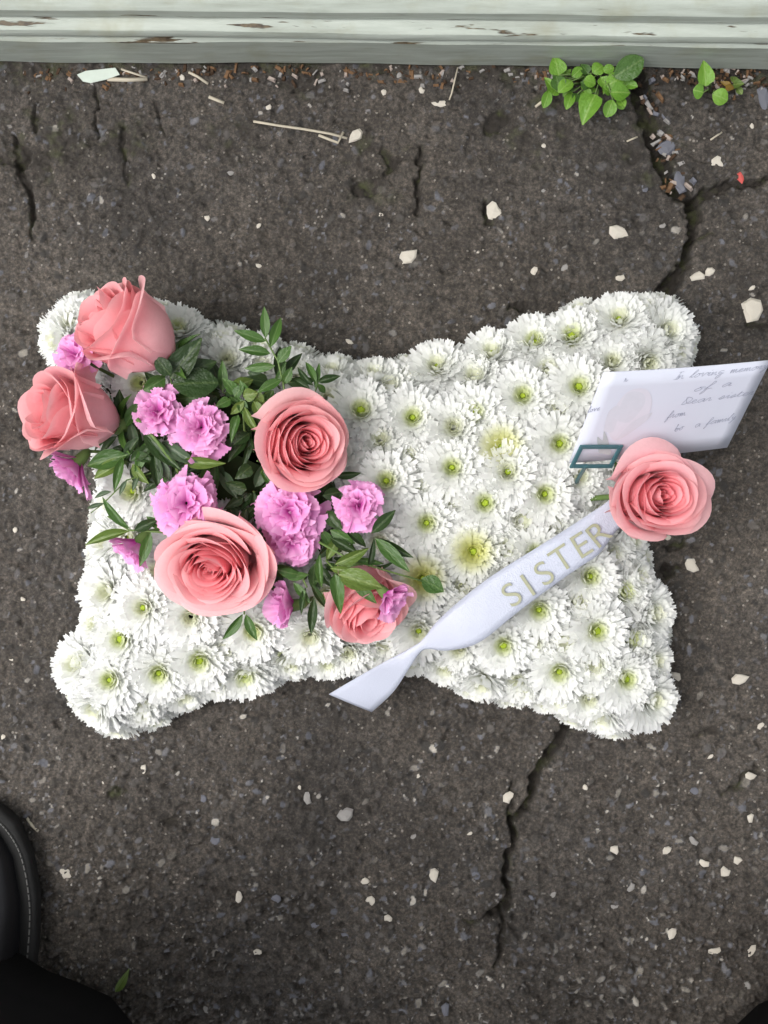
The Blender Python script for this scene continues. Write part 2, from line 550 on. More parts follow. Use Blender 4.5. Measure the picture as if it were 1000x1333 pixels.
    stone, soil = stone * inside, soil * inside
    nx, ny = X.shape
    me = bpy.data.meshes.new('ground')
    me.vertices.add(nx * ny)
    me.vertices.foreach_set('co', np.stack([X, Y, Z], -1).astype(np.float32).ravel())
    idx = np.arange(nx * ny).reshape(nx, ny)
    q = np.stack([idx[:-1, :-1], idx[1:, :-1], idx[1:, 1:], idx[:-1, 1:]], -1).reshape(-1, 4)
    me.loops.add(q.size)
    me.loops.foreach_set('vertex_index', q.ravel().astype(np.int32))
    me.polygons.add(len(q))
    me.polygons.foreach_set('loop_start', (np.arange(len(q)) * 4).astype(np.int32))
    me.polygons.foreach_set('use_smooth', np.ones(len(q), dtype=bool))
    at = me.attributes.new('tone', 'FLOAT_COLOR', 'POINT')
    at.data.foreach_set('color', np.stack([stone * vis, np.clip(rnd + 0.14 * low * (rnd > 0.3), 0, 0.97 + 0.03 * (rnd > 0.97)), soil, np.ones_like(X)], -1).astype(np.float32).ravel())
    me.materials.append(M['ground'])
    me.update(calc_edges=True)
    me.validate()
    o = link('asphalt_ground', me)
    tag(o, 'dark brown-grey worn asphalt with cracks and pale grit', None, None, 'structure')


build_ground()

# ------------------------------------------------------------------ timber threshold at the wall
def extrude_profile(name, prof, x0, x1, mat, parent, peelz, wob=0.0, nx=120, seed=1):
    verts, faces, peel = [], [], []
    # refine profile
    pf = []
    for a, b in zip(prof[:-1], prof[1:]):
        k = max(1, int(math.hypot(b[0] - a[0], b[1] - a[1]) / 0.004))
        k = min(k, 14)
        pf += [(a[0] + (b[0] - a[0]) * i / k, a[1] + (b[1] - a[1]) * i / k) for i in range(k)]
    pf.append(prof[-1])
    rr = random.Random(seed)
    ph = [rr.random() * 6 for _ in range(6)]
    for i in range(nx + 1):
        x = x0 + (x1 - x0) * i / nx
        w = wob * (math.sin(x * 9 + ph[0]) + 0.6 * math.sin(x * 23 + ph[1]) + 0.4 * math.sin(x * 61 + ph[2]))
        for (y, z) in pf:
            verts.append((x, y + w, z + w * 0.6))
            peel.append(max([math.exp(-((z - pz) / pw) ** 2) * pa for pz, pw, pa in peelz] + [0]))
    n = len(pf)
    faces = grid_faces(nx + 1, n)
    faces = [f[::-1] for f in faces]
    me = mesh_data(name, verts, faces, mat)
    me.set_sharp_from_angle(angle=math.radians(35))
    at = me.attributes.new('peel', 'FLOAT_COLOR', 'POINT')
    at.data.foreach_set('color', np.array([[p, p, p, 1] for p in peel], dtype=np.float32).ravel())
    return link(name, me, parent)


yb = P(500, 84, 0.004).y
thr = empty('timber_threshold', (0, yb, 0), 'pale grey-green painted timber threshold with flaking paint beside the asphalt', 'threshold')
thr.rotation_euler.z = math.radians(-0.55)
X0, X1 = -0.9, 0.9
extrude_profile('fascia_board', [(0.035, 0.002), (0.0015, 0.002), (0.0, 0.004), (0.0, 0.052), (0.0025, 0.055), (0.035, 0.055)], X0, X1, M['paint'], thr,
                [(0.053, 0.0025, 0.7)], 0.0006, seed=3)
extrude_profile('rounded_bead', [(0.035, 0.0555), (0.0045, 0.0555), (0.0015, 0.058), (0.001, 0.062), (0.003, 0.067), (0.007, 0.069),
                                 (0.0115, 0.070), (0.013, 0.071), (0.035, 0.0712)], X0, X1, M['paint'], thr,
                [(0.0690, 0.0016, 0.54), (0.056, 0.001, 0.7)], 0.0004, seed=5)
extrude_profile('sill', [(0.05, 0.0715), (0.0135, 0.0715), (0.0115, 0.074), (0.012, 0.085), (0.016, 0.090), (0.05, 0.104), (0.075, 0.106)], X0, X1,
                M['paint'], thr, [(0.073, 0.002, 0.55), (0.1, 0.006, 0.1)], 0.0003, seed=8)
extrude_profile('door_panel', [(0.055, 0.104), (0.055, 2.1), (0.10, 2.1), (0.10, 0.0)], X0, X1, M['paint'], thr, [(0.11, 0.01, 0.2)], 0.0, nx=60, seed=9)

# ------------------------------------------------------------------ floral pillow
OUT = [(55, 445), (62, 408), (85, 388), (130, 382), (190, 392), (260, 413), (320, 432), (390, 456), (440, 468), (500, 470), (560, 466), (620, 450),
       (690, 425), (750, 402), (800, 388), (850, 383), (888, 396), (906, 430), (900, 468), (882, 510), (862, 570), (845, 630), (834, 690), (842, 735),
       (862, 785), (869, 840), (869, 900), (865, 938), (843, 957), (803, 957), (762, 948), (705, 918), (640, 912), (590, 894), (555, 878), (500, 872), (440, 882),
       (395, 878), (345, 893), (285, 906), (230, 928), (185, 950), (138, 954), (103, 934), (84, 892), (95, 848), (110, 805), (113, 745), (122, 690),
       (128, 630), (118, 580), (100, 530), (72, 490)]
# hole cut for the spray of roses and greenery
HOLE = [(195, 475), (270, 470), (330, 505), (420, 500), (430, 600), (430, 690), (400, 760), (340, 770), (300, 690), (210, 640), (190, 560)]


def inside_poly(x, y, poly):
    r = False
    for (x0, y0), (x1, y1) in zip(poly, poly[1:] + poly[:1]):
        if (y0 > y) != (y1 > y) and x < (x1 - x0) * (y - y0) / (y1 - y0) + x0: r = not r
    return r


def edge_near(x, y, poly):
    best = (1e9, 0, 0)
    for (x0, y0), (x1, y1) in zip(poly, poly[1:] + poly[:1]):
        dx, dy = x1 - x0, y1 - y0
        t = max(0, min(1, ((x - x0) * dx + (y - y0) * dy) / (dx * dx + dy * dy)))
        qx, qy = x0 + t * dx, y0 + t * dy
        dd = math.hypot(x - qx, y - qy)
        if dd < best[0]: best = (dd, qx, qy)
    return best


def dome(dpx):
    return 0.022 + 0.060 * (1 - math.exp(-dpx / 48.0))


def chrys_mesh(name, seed, mat, R=0.029, closed=0.0, sparse=1.0):
    rr = random.Random(seed)
    V, F = [], []
    NLAY = 11
    for li in range(NLAY):
        f = li / (NLAY - 1)
        n = int(30 - 19 * f ** 1.6)
        ln, el, r0 = 1.0 - 0.02 * f - 0.70 * f ** 1.7, -22 + 92 * f ** 0.92, 0.10 - 0.04 * f
        for k in range(n):
            if rr.random() > 0.98 * sparse: continue
            a = 2 * math.pi * (k + 0.5 * (li % 2) + 0.17 * li) / n + rr.uniform(-0.10, 0.10)
            e = math.radians(el + closed * 25 + rr.uniform(-8, 8))
            L = R * ln * rr.uniform(0.90, 1.05)
            w = R * rr.uniform(0.070, 0.098) * (1 - 0.25 * f)
            curl = math.radians(rr.uniform(-20, 26) if li < 4 else rr.uniform(-50, 0))   # bend along length
            tw = rr.uniform(-0.35, 0.35)
            ca, sa = math.cos(a), math.sin(a)
            r, z = R * r0, R * 0.030 * li
            b = len(V)
            NL = 5
            for i in range(NL):
                t = i / (NL - 1)
                if i:
                    ee = e - curl * (t - 0.5)
                    r += L / (NL - 1) * math.cos(ee)
                    z += L / (NL - 1) * math.sin(ee)
                ww = w * (0.45, 0.85, 1.0, 1.0, 0.70)[i]
                for s in (-1, 0, 1):
                    ss = s * ww
                    zz = z + (abs(s) * ww * 0.34 - (ww * 0.12)) + s * ww * tw * t
                    rx = r - (0.12 * L / (NL - 1) if (s == 0 and i == NL - 1) else 0)
                    V.append((rx * ca - ss * sa, rx * sa + ss * ca, zz))
            F += grid_faces(NL, 3, b)
    return mesh_data(name, V, F, mat)


def centre_mesh(name, r, seed):
    rr = random.Random(seed)
    V, F = [], []
    # dome of tiny florets
    b = 0
    n = 12
    rings = [(1.0, 0.0), (0.85, 0.45), (0.5, 0.72), (0.18, 0.62)]
    for q, z in rings:
        for k in range(n):
            an = 2 * math.pi * k / n
            j = 1 + 0.12 * ((k % 2) * 2 - 1)
            V.append((q * r * j * math.cos(an), q * r * j * math.sin(an), z * r * j + 0.0108))
    for i in range(len(rings) - 1):
        for k in range(n):
            F.append((i * n + k, i * n + (k + 1) % n, (i + 1) * n + (k + 1) % n, (i + 1) * n + k))
    F.append(tuple((len(rings) - 1) * n + k for k in range(n)))
    return mesh_data(name, V, F, M['centre'])


pc = P(480, 670, 0)
pillow = empty('floral_pillow', pc, 'pillow-shaped funeral tribute densely covered with white chrysanthemum heads', 'flower tribute')


def build_foam():
    V, F = [], []
    cx, cy = 480, 670
    rings = [(0.0, 0.001), (0.0, 0.02), (10, 0.034), (28, 0.048), (55, 0.060), (95, 0.068)]
    pts = []
    n = len(OUT)
    # dense outline
    dense = []
    for (x0, y0), (x1, y1) in zip(OUT, OUT[1:] + OUT[:1]):
        k = max(2, int(math.hypot(x1 - x0, y1 - y0) / 14))
        dense += [(x0 + (x1 - x0) * i / k, y0 + (y1 - y0) * i / k) for i in range(k)]
    m = len(dense)
    for ins, h in rings:
        for i, (x, y) in enumerate(dense):
            a, b = dense[i - 3], dense[(i + 3) % m]
            tx, ty = b[0] - a[0], b[1] - a[1]
            l = math.hypot(tx, ty)
            nx, ny = -ty / l, tx / l
            if not inside_poly(x + nx * 6, y + ny * 6, OUT): nx, ny = -nx, -ny
            q = 34 + ins
            V.append(P(x + nx * q, y + ny * q, h) - pc)
    for r in range(len(rings) - 1):
        for i in range(m):
            F.append((r * m + i, r * m + (i + 1) % m, (r + 1) * m + (i + 1) % m, (r + 1) * m + i))
    b = len(V)
    V.append(P(cx, cy, 0.070) - pc)
    for i in range(m): F.append(((len(rings) - 1) * m + i, (len(rings) - 1) * m + (i + 1) % m, b))
    link('foam_base', mesh_data('foam_base', V, F, M['foam']), pillow)


build_foam()
CH = {'a': [chrys_mesh('chrysanthemum_head', 100 + i, M['white_a'], 0.029) for i in range(4)],
      'b': [chrys_mesh('chrysanthemum_head', 120 + i, M['white_b'], 0.029) for i in range(2)],
      'c': [chrys_mesh('chrysanthemum_head', 140 + i, M['white_c'], 0.029, 0.1) for i in range(3)],
      'd': [chrys_mesh('chrysanthemum_head', 160 + i, M['white_c'], 0.027, 0.35) for i in range(2)]}
CEN = [centre_mesh('flower_centre', 0.0023, 1), centre_mesh('flower_centre', 0.0031, 2)]
# (x, y, kind, centre size: -1 none, 0 small, 1 large)
KNOWN = [(537, 548, 'a', 0), (617, 542, 'a', 1), (652, 585, 'b', 1), (588, 612, 'a', 0), (630, 655, 'a', 1), (555, 680, 'a', 0), (615, 717, 'b', 1),
         (705, 643, 'a', 0), (724, 578, 'a', 1), (752, 508, 'a', 1), (745, 447, 'a', 1), (697, 455, 'a', 0), (470, 540, 'a', 1), (503, 628, 'a', 0),
         (655, 835, 'a', 1), (772, 820, 'a', 1), (728, 868, 'a', 0), (808, 882, 'a', 1), (763, 750, 'a', 0), (692, 720, 'a', 0), (838, 797, 'c', 0), (840, 908, 'c', 0),
         (165, 832, 'a', 1), (260, 853, 'a', 1), (208, 870, 'a', 0), (150, 884, 'a', 0), (112, 866, 'c', 0), (192, 790, 'c', 0), (318, 868, 'a', 0),
         (230, 440, 'a', 0), (805, 425, 'c', 0), (570, 487, 'c', 0), (642, 470, 'c', 0), (680, 520, 'a', 0), (550, 750, 'b', 0), (660, 617, 'c', 0),
         (182, 640, 'a', 0), (150, 770, 'c', -1), (405, 820, 'c', -1), (250, 800, 'c', -1), (330, 815, 'a', 0), (700, 790, 'a', 0), (545, 815, 'c', 0), (590, 560, 'd', -1)]
sp = []      # accepted spots: x, y
heads = []


def try_spot(x, y, mind):
    for q in sp:
        if (q[0] - x) ** 2 + (q[1] - y) ** 2 < mind * mind: return False
    return True


def add_head(x, y, kind, cen, h, tilt, adir, sc=1.0):
    """tilt in rad away from vertical, adir = photo-plane direction (dx,dy px) it leans to"""
    p = P(x, y, h) - pc
    ax = Vector((adir[0], -adir[1], 0))
    if ax.length < 1e-6: ax = Vector((1, 0, 0))
    ax.normalize()
    nrm = (Vector((0, 0, 1)) * math.cos(tilt) + ax * math.sin(tilt)).normalized()
    q = nrm.to_track_quat('Z', 'Y') @ Quaternion((0, 0, 1), random.uniform(0, 6.28))
    mt = Matrix.Translation(p) @ q.to_matrix().to_4x4() @ Matrix.Scale(sc, 4)
    o = link('chrysanthemum', random.choice(CH[kind]), pillow, mt)
    if cen >= 0: link('flower_centre', CEN[cen], o)
    heads.append(o)


for x, y, kd, cn in KNOWN:
    dd, qx, qy = edge_near(x, y, OUT)
    h = dome(dd)
    tl = 0.85 * math.exp(-dd / 42.0) + random.uniform(0, 0.12)
    sp.append((x, y))
    add_head(x, y, kd, cn, h + random.uniform(-0.002, 0.004), tl, (qx - x, qy - y), random.uniform(0.96, 1.08))
# rim: two rings of heads facing outwards
dense = []
for (x0, y0), (x1, y1) in zip(OUT, OUT[1:] + OUT[:1]):
    k = max(2, int(math.hypot(x1 - x0, y1 - y0) / 4))
    dense += [(x0 + (x1 - x0) * i / k, y0 + (y1 - y0) * i / k) for i in range(k)]


def ring(inset, h, tilt, spacing, kinds, sc):
    acc = []
    m = len(dense)
    for i, (x, y) in enumerate(dense):
        a, b = dense[i - 8], dense[(i + 8) % m]
        tx, ty = b[0] - a[0], b[1] - a[1]
        l = math.hypot(tx, ty)
        nx, ny = -ty / l, tx / l
        if not inside_poly(x + nx * 8, y + ny * 8, OUT): nx, ny = -nx, -ny
        px, py = x + nx * inset, y + ny * inset
        if any((q[0] - px) ** 2 + (q[1] - py) ** 2 < spacing ** 2 for q in acc): continue
        acc.append((px, py))
        add_head(px + random.uniform(-3, 3), py + random.uniform(-3, 3), random.choice(kinds), -1, h + random.uniform(-0.004, 0.004),
                 tilt + random.uniform(-0.12, 0.12), (-nx, -ny), sc * random.uniform(0.9, 1.05))


ring(24, 0.026, 1.25, 46, 'cd', 0.92)
ring(34, 0.050, 0.85, 50, 'ccd', 0.95)
# fill the rest of the top
rr = random.Random(11)
for mind in (62, 54, 46, 38):
    for _ in range(6000):
        x, y = rr.uniform(60, 900), rr.uniform(385, 965)
        if not inside_poly(x, y, OUT): continue
        dd, qx, qy = edge_near(x, y, OUT)
        if dd < 40 or inside_poly(x, y, HOLE) or not try_spot(x, y, mind): continue
        sp.append((x, y))
        add_head(x, y, rr.choice('accdd'), -1 if rr.random() < 0.85 else 0, dome(dd) - (0.004 if mind > 45 else 0.007) + rr.uniform(-0.003, 0.002), 0.7 * math.exp(-dd / 45.0) + rr.uniform(0, 0.3),
                 (qx - x + rr.uniform(-30, 30), qy - y + rr.uniform(-30, 30)), rr.uniform(0.88, 1.06))

# ------------------------------------------------------------------ leaves and sprigs
def leaf_data(name, mat, prof='lens', fold=0.25, droop=0.25, seed=0):
    rr = random.Random(seed)
    V, F = [], []
    NL = 8
    for i in range(NL):
        t = i / (NL - 1)
        if prof == 'lens': w = math.sin(math.pi * t ** 0.85) ** 0.9
        elif prof == 'round': w = (math.sin(math.pi * min(1, t * 1.0)) ** 0.55)
        elif prof == 'drop': w = math.sin(math.pi * t ** 0.6) ** 0.8
        else: w = 1
        if i in (0, NL - 1): w = 0.06 if prof != 'round' else 0.15
        w *= 0.5
        zc = -droop * (t - 0.35) ** 2 + rr.uniform(-0.008, 0.008)
        for s in (-1, -0.5, 0, 0.5, 1):
            V.append((s * w, t, zc + fold * abs(s) * w * (1.0) + rr.uniform(-0.006, 0.006)))
    F = grid_faces(NL, 5)
    F = [f[::-1] for f in F]
    return mesh_data(name, V, F, mat)


LEAF = {}
for mk in ('leaf_mid', 'leaf_dark', 'leaf_light', 'leaf_weed', 'leaf_grey', 'leaf_rust'):
    for pf in ('lens', 'drop', 'round'):
        LEAF[mk, pf] = [leaf_data('leaf', M[mk], pf, random.uniform(0.1, 0.4), random.uniform(0.1, 0.45), i) for i in range(2)]


def put_leaf(root, a, b, width, mk='leaf_mid', pf='lens', roll=0.0, name='leaf'):
    """leaf from world point a to b"""
    a, b = Vector(a), Vector(b)
    yv = (b - a)
    L = yv.length
    yv.normalize()
    zv = Vector((0, 0, 1)) - yv * yv.z
    if zv.length < 0.05: zv = Vector((0, 1, 0))
    zv.normalize()
    xv = yv.cross(zv)
    R = Matrix((xv, yv, zv)).transposed()
    R = Matrix.Rotation(roll, 3, yv) @ R
    mt = Matrix.Translation(a - root.location) @ R.to_4x4() @ Matrix.Diagonal((width, L, L * 0.8 + width * 0.2, 1))
    return link(name, random.choice(LEAF[mk, pf]), root, mt)


def pick(k, i):
    return k if isinstance(k, str) else k[i % len(k)]


def sprig(label, stem, leaves, h0=0.115, mk='leaf_mid', pf='lens', name='leaf_sprig', group=None, stem_r=0.0009, cat='foliage', stem_mat='stem', rise=0.0, deep=0.06):
    """stem: list of (px,py[,h]); leaves: (bx,by,tx,ty,w[,h_base,h_tip])"""
    pts = [P(q[0], q[1], q[2] if len(q) > 2 else h0) for q in stem]
    if deep is not None:
        f = pts[0].copy(); f.z = deep
        pts = [f] + pts
    root = empty(name, pts[0], label, cat, group)
    me = tube_data('stem', [p - pts[0] for p in pts], [stem_r * (1.15 - 0.5 * i / max(1, len(pts) - 1)) for i in range(len(pts))], M[stem_mat])
    link('stem', me, root)
    for i, lf in enumerate(leaves):
        bx, by, tx, ty, w = lf[:5]
        hb = lf[5] if len(lf) > 5 else h0 + random.uniform(-0.001, 0.003)
        ht = lf[6] if len(lf) > 6 else hb + random.uniform(-0.006, 0.006) + rise
        put_leaf(root, P(bx, by, hb), P(tx, ty, ht), w * S * 0.9, pick(mk, i), pick(pf, i), random.uniform(-0.35, 0.35))
    return root


# the feathery sprig standing up out of the greenery
sprig('mid green feathery sprig with paired narrow leaflets beside the open pink rose', [(372, 525), (369, 500), (362, 470), (345, 440)],
      [(346, 440, 344, 399, 13), (352, 452, 366, 412, 14), (346, 444, 305, 430, 14), (352, 460, 311, 454, 14), (358, 476, 318, 480, 13), (366, 494, 335, 510, 14),
       (362, 472, 379, 450, 15), (369, 500, 380, 478, 13)], 0.118, 'leaf_mid', 'lens')
sprig('short leaflet tip with six small dark leaves just above the open pink rose', [(408, 520), (412, 505), (414, 498)],
      [(408, 502, 386, 478, 9), (412, 498, 398, 470, 10), (414, 497, 443, 489, 11), (414, 500, 424, 512, 9), (404, 506, 380, 492, 9), (410, 505, 416, 472, 8)], 0.116, ['leaf_dark', 'leaf_mid'], 'lens')
sprig('broad dark green rose leaves curling under the tall sideways pink rose', [(225, 510), (222, 490)],
      [(222, 492, 262, 440, 34, 0.12, 0.125), (225, 500, 284, 497, 42, 0.118, 0.115), (224, 492, 282, 470, 34, 0.112, 0.108), (215, 492, 188, 508, 22), (235, 470, 248, 446, 12),
       (222, 488, 203, 466, 20, 0.13, 0.135), (240, 482, 268, 520, 26, 0.11, 0.105)], 0.115, ['leaf_dark', 'leaf_dark', 'leaf_dark', 'leaf_mid'], ['drop', 'round'])
sprig('curly yellow-green foliage tuft between the mauve carnation and open pink rose', [(318, 560), (316, 525)],
      [(300, 505, 330, 494, 18), (308, 512, 290, 492, 16), (316, 515, 335, 512, 18), (312, 520, 322, 545, 14), (330, 522, 342, 545, 14), (300, 520, 280, 530, 14), (318, 530, 336, 565, 12),
       (310, 540, 300, 575, 13), (326, 508, 345, 528, 15), (305, 516, 318, 500, 14), (318, 522, 300, 540, 12), (322, 512, 312, 496, 12)], 0.117, ['leaf_light', 'leaf_mid', 'leaf_light', 'leaf_mid'], ['lens', 'drop'])
sprig('long dark green strap leaves below the small mauve carnation bud', [(190, 570), (200, 585)],
      [(186, 560, 235, 612, 20), (210, 575, 258, 606, 18), (190, 575, 176, 620, 14), (200, 590, 208, 640, 16), (236, 600, 292, 604, 16), (180, 570, 160, 600, 14), (205, 600, 222, 625, 14), (226, 590, 270, 600, 12)],
      0.116, ['leaf_dark', 'leaf_grey', 'leaf_mid', 'leaf_dark', 'leaf_light'], 'lens')
sprig('bright green sepal-like leaves under the pale sideways rose and mauve bud', [(160, 600), (165, 605)],
      [(165, 592, 112, 606, 26), (165, 600, 120, 622, 20), (170, 600, 200, 578, 16), (160, 595, 148, 640, 12), (172, 604, 192, 630, 14), (175, 590, 200, 600, 14)], 0.112, ['leaf_mid', 'leaf_light', 'leaf_dark'], 'lens')
sprig('light green sprig of pointed leaves reaching over white petals by the mauve side bud', [(235, 695), (200, 692), (168, 690), (140, 672)],
      [(168, 688, 131, 648, 13), (168, 691, 109, 708, 14), (175, 691, 206, 676, 14), (196, 693, 182, 738, 15), (215, 690, 190, 672, 12)], 0.120, ['leaf_mid', 'leaf_light', 'leaf_dark', 'leaf_mid'], 'lens')
sprig('thin wispy stem with tiny leaves hanging past the pillow edge', [(200, 615), (165, 625), (135, 655), (118, 668)],
      [(165, 625, 155, 645, 7), (145, 640, 122, 648, 7), (135, 655, 112, 662, 6), (180, 620, 172, 640, 7)], 0.112, 'leaf_grey', 'lens', stem_r=0.0006)
sprig('pair of small pointed green leaves below the large face-up pink rose', [(318, 785), (318, 800)],
      [(316, 800, 290, 834, 13), (320, 800, 334, 834, 13)], 0.116, 'leaf_mid', 'lens')
sprig('olive green sprig with long oval leaves and a tip leaf reaching over white chrysanthemums', [(416, 706), (455, 728), (500, 742), (552, 757)],
      [(484, 694, 515, 664, 16), (489, 701, 533, 744, 18), (491, 701, 538, 726, 14), (549, 753, 578, 770, 24), (480, 738, 488, 700, 8), (460, 728, 500, 734, 9)], 0.133, ['leaf_dark', 'leaf_mid', 'leaf_dark', 'leaf_mid'], 'lens')
sprig('bright green broad leaves lying across the half hidden pink rose', [(425, 730, 0.13), (440, 746, 0.142)],
      [(436, 735, 480, 715, 16, 0.14, 0.142), (436, 747, 444, 800, 18, 0.15, 0.148), (440, 748, 497, 764, 28, 0.15, 0.155), (463, 757, 490, 786, 16, 0.15, 0.15), (430, 740, 470, 745, 12, 0.14, 0.145)], 0.135,
      ['leaf_light', 'leaf_mid'], ['lens', 'drop'])
sprig('thin drooping green leaves between the mauve bud and half hidden rose', [(395, 755), (400, 765)],
      [(382, 758, 404, 786, 11), (409, 778, 405, 826, 13), (416, 722, 418, 766, 11), (398, 765, 392, 800, 9), (372, 752, 402, 748, 12), (405, 760, 425, 792, 10), (388, 748, 360, 742, 14)], 0.12, ['leaf_mid', 'leaf_dark'], 'lens')
sprig('dark green leaves tucked beneath the pale mauve carnation beside white petals', [(430, 680), (438, 688)],
      [(420, 645, 446, 640, 18), (430, 690, 462, 708, 16), (425, 665, 445, 690, 18), (440, 700, 425, 730, 14), (450, 690, 478, 712, 12), (418, 690, 436, 716, 14), (430, 700, 470, 722, 12)], 0.118, ['leaf_dark', 'leaf_mid', 'leaf_dark', 'leaf_light'], 'lens')
# filler foliage down between the flowers
rf = random.Random(5)
FILL = [(225, 520), (290, 510), (330, 560), (280, 600), (330, 640), (180, 590), (310, 690), (410, 730), (350, 740), (215, 620), (240, 580), (360, 500), (420, 670), (335, 600), (160, 560), (430, 620)]
for fx, fy in FILL:
    lv = []
    for i in range(9):
        a = rf.uniform(0, 6.28)
        l = rf.uniform(22, 44)
        r0 = rf.uniform(0, 16)
        bx, by = fx + r0 * math.cos(a), fy + r0 * math.sin(a)
        hb = rf.uniform(0.088, 0.104)
        lv.append((bx, by, bx + l * math.cos(a), by + l * math.sin(a), rf.uniform(10, 20), hb, hb + rf.uniform(-0.008, 0.012)))
    sprig('dark green leafy filler sprig tucked low between the roses and carnations', [(fx, fy)], lv, 0.10, ['leaf_dark', 'leaf_mid', 'leaf_dark', 'leaf_grey'], ['lens', 'lens', 'drop'],
          group='filler greenery between the roses', name='filler_sprig')
# a pale stem crossing the greenery
o = link('flower_stem', tube_data('flower_stem', [P(178, 545, 0.126), P(205, 575, 0.122), P(228, 606, 0.116), P(240, 630, 0.10)], [0.0016, 0.0013, 0.0012, 0.0012], M['stem']))
tag(o, 'pale green bare stem slanting down from the small mauve carnation bud', 'stem')

# ------------------------------------------------------------------ roses
def set_pt(me, cols):
    at = me.attributes.new('pt', 'FLOAT_COLOR', 'POINT')
    at.data.foreach_set('color', np.array(cols, dtype=np.float32).ravel())


def rose(label, base, top, Rpx, L=None, N=26, openness=1.0, spin=0.0, sepals=4, group='salmon pink roses in the spray', seed=0, squash=1.0):
    rr = random.Random(seed)
    a, b = P(*base), P(*top)
    ax = (b - a)
    if L is None: L = ax.length
    R = Rpx * S * (HC - top[2]) / HC
    root = empty('pink_rose', a, label, 'rose', group)
    root.rotation_mode = 'QUATERNION'
    root.rotation_quaternion = ax.to_track_quat('Z', 'Y') @ Quaternion((0, 0, 1), spin)
    wy = root.rotation_quaternion.inverted() @ Vector((0, 1, 0))
    wl = math.hypot(wy.x, wy.y); wy = (wy.x / wl, wy.y / wl)
    NU, NV = 17, 13
    ang = rr.uniform(0, 6.28)
    dxc, dyc = rr.uniform(-.10, .10) * R, rr.uniform(-.10, .10) * R     # heart sits off centre
    for k in range(N):
        t = k / (N - 1)
        ang += 2 * math.pi * (0.381966 if k > 3 else 0.47) + rr.uniform(-0.35, 0.35)
        Rm = R * (0.06 + 0.76 * t ** 0.88) * rr.uniform(0.95, 1.05)
        half = math.radians((108 - 50 * t) + rr.uniform(-8, 12))
        zt = L * (0.86 + 0.14 * math.sin(math.pi * min(1, t * 1.15)) - 0.20 * max(0, t - 0.62) ** 1.2 + rr.uniform(-0.035, 0.03))
        flare = R * openness * (0.03 + 0.34 * max(0, t - 0.22) ** 1.3) * rr.uniform(0.8, 1.2)
        roll = R * (0.030 + openness * 0.16 * max(0, t - 0.15)) * rr.uniform(0.6, 1.5)
        lean = (1 - t) * 0.09 * R
        ph, ph2 = rr.uniform(0, 6.28), rr.uniform(0, 6.28)
        spiral = (0.06 + 0.20 * (1 - t)) * rr.uniform(0.7, 1.3)
        tip = rr.uniform(0.0, 0.035) * (0.3 + t)
        skew = rr.uniform(-0.30, 0.30)
        ox, oy = dxc * (1 - t), dyc * (1 - t)
        V, cols = [], []
        for i in range(NU):
            u = -1 + 2 * i / (NU - 1)
            us = u - skew * (1 - u * u) * 0.5
            edge = 0.52 + 0.48 * max(0.0, 1 - min(1, abs(us)) ** 3.2) ** 0.5 + tip * math.exp(-(us * 2.4) ** 2) + 0.016 * math.sin(4.2 * u + ph) + 0.008 * math.sin(9 * u + ph2)
            lip = 1.0 + 0.7 * math.sin(2.3 * u + ph2)
            for j in range(NV):
                v = j / (NV - 1)
                vv = v * edge
                bell = math.sin(math.pi / 2 * min(1, vv / 0.62)) ** 0.75
                r = R * 0.05 + (Rm - R * 0.05) * bell
                e = max(0, (vv - 0.60) / 0.40)
                r += flare * e ** 1.6 - lean * e ** 1.5
                z = zt * vv
                rl = max(0, (v - 0.82) / 0.18)
                r += roll * lip * rl ** 1.4
                z -= roll * lip * 0.75 * rl ** 2.6
                r += roll * 0.35 * max(0, abs(u) - 0.55) ** 2 * 5 * v
                r *= 1 + spiral * u * 0.5 * v
                r += R * 0.016 * math.sin(3.6 * u + ph) * v * v * (0.4 + t)
                th = ang + u * half * (0.55 + 0.45 * min(1, vv * 1.6))
                px, py = ox * vv + r * math.cos(th), oy * vv + r * math.sin(th)
                q = (px * wy[0] + py * wy[1]) * (squash - 1)
                V.append((px + q * wy[0], py + q * wy[1], z))
                cols.append((vv, min(1, t * (0.75 + 0.25 * (1 - vv)) + 0.28 * (1 - vv) * t), rl, 1))
        me = mesh_data('petal', V, grid_faces(NU, NV), M['rose'])
        set_pt(me, cols)
        link('petal', me, root)
    # calyx and sepals
    V, F = [], []
    n = 10
    prof = [(0.0018, -0.016), (0.003, -0.012), (0.0075, -0.006), (0.0085, 0.001), (0.006, 0.004)]
    for q, z in prof:
        for k in range(n):
            V.append((q * math.cos(2 * math.pi * k / n), q * math.sin(2 * math.pi * k / n), z))
    for i in range(len(prof) - 1):
        for k in range(n): F.append((i * n + k, i * n + (k + 1) % n, (i + 1) * n + (k + 1) % n, (i + 1) * n + k))
    link('calyx', mesh_data('calyx', V, F, M['stem']), root)
    for k in range(sepals):
        an = 2 * math.pi * k / max(1, sepals) + 0.4
        y = Vector((math.cos(an), math.sin(an), 0.05 + rr.uniform(-0.3, 0.5))).normalized()
        z = Vector((0, 0, 1)) - y * y.z
        z.normalize()
        x = y.cross(z)
        mt = Matrix.Translation((0.006 * math.cos(an), 0.006 * math.sin(an), -0.001)) @ Matrix((x, y, z)).transposed().to_4x4() @ Matrix.Diagonal((0.008, 0.026, 0.026, 1))
        link('sepal', random.choice(LEAF['leaf_mid', 'drop']), root, mt)
    # stem going down into the foam
    q = root.rotation_quaternion.inverted()
    f = Vector((pc.x * 0.25 + a.x * 0.75, pc.y * 0.25 + a.y * 0.75, 0.055))
    pts = [Vector((0, 0, -0.012)), Vector((0, 0, -0.022)) * 0.9 + (q @ (f - a)) * 0.1, q @ (f - a)]
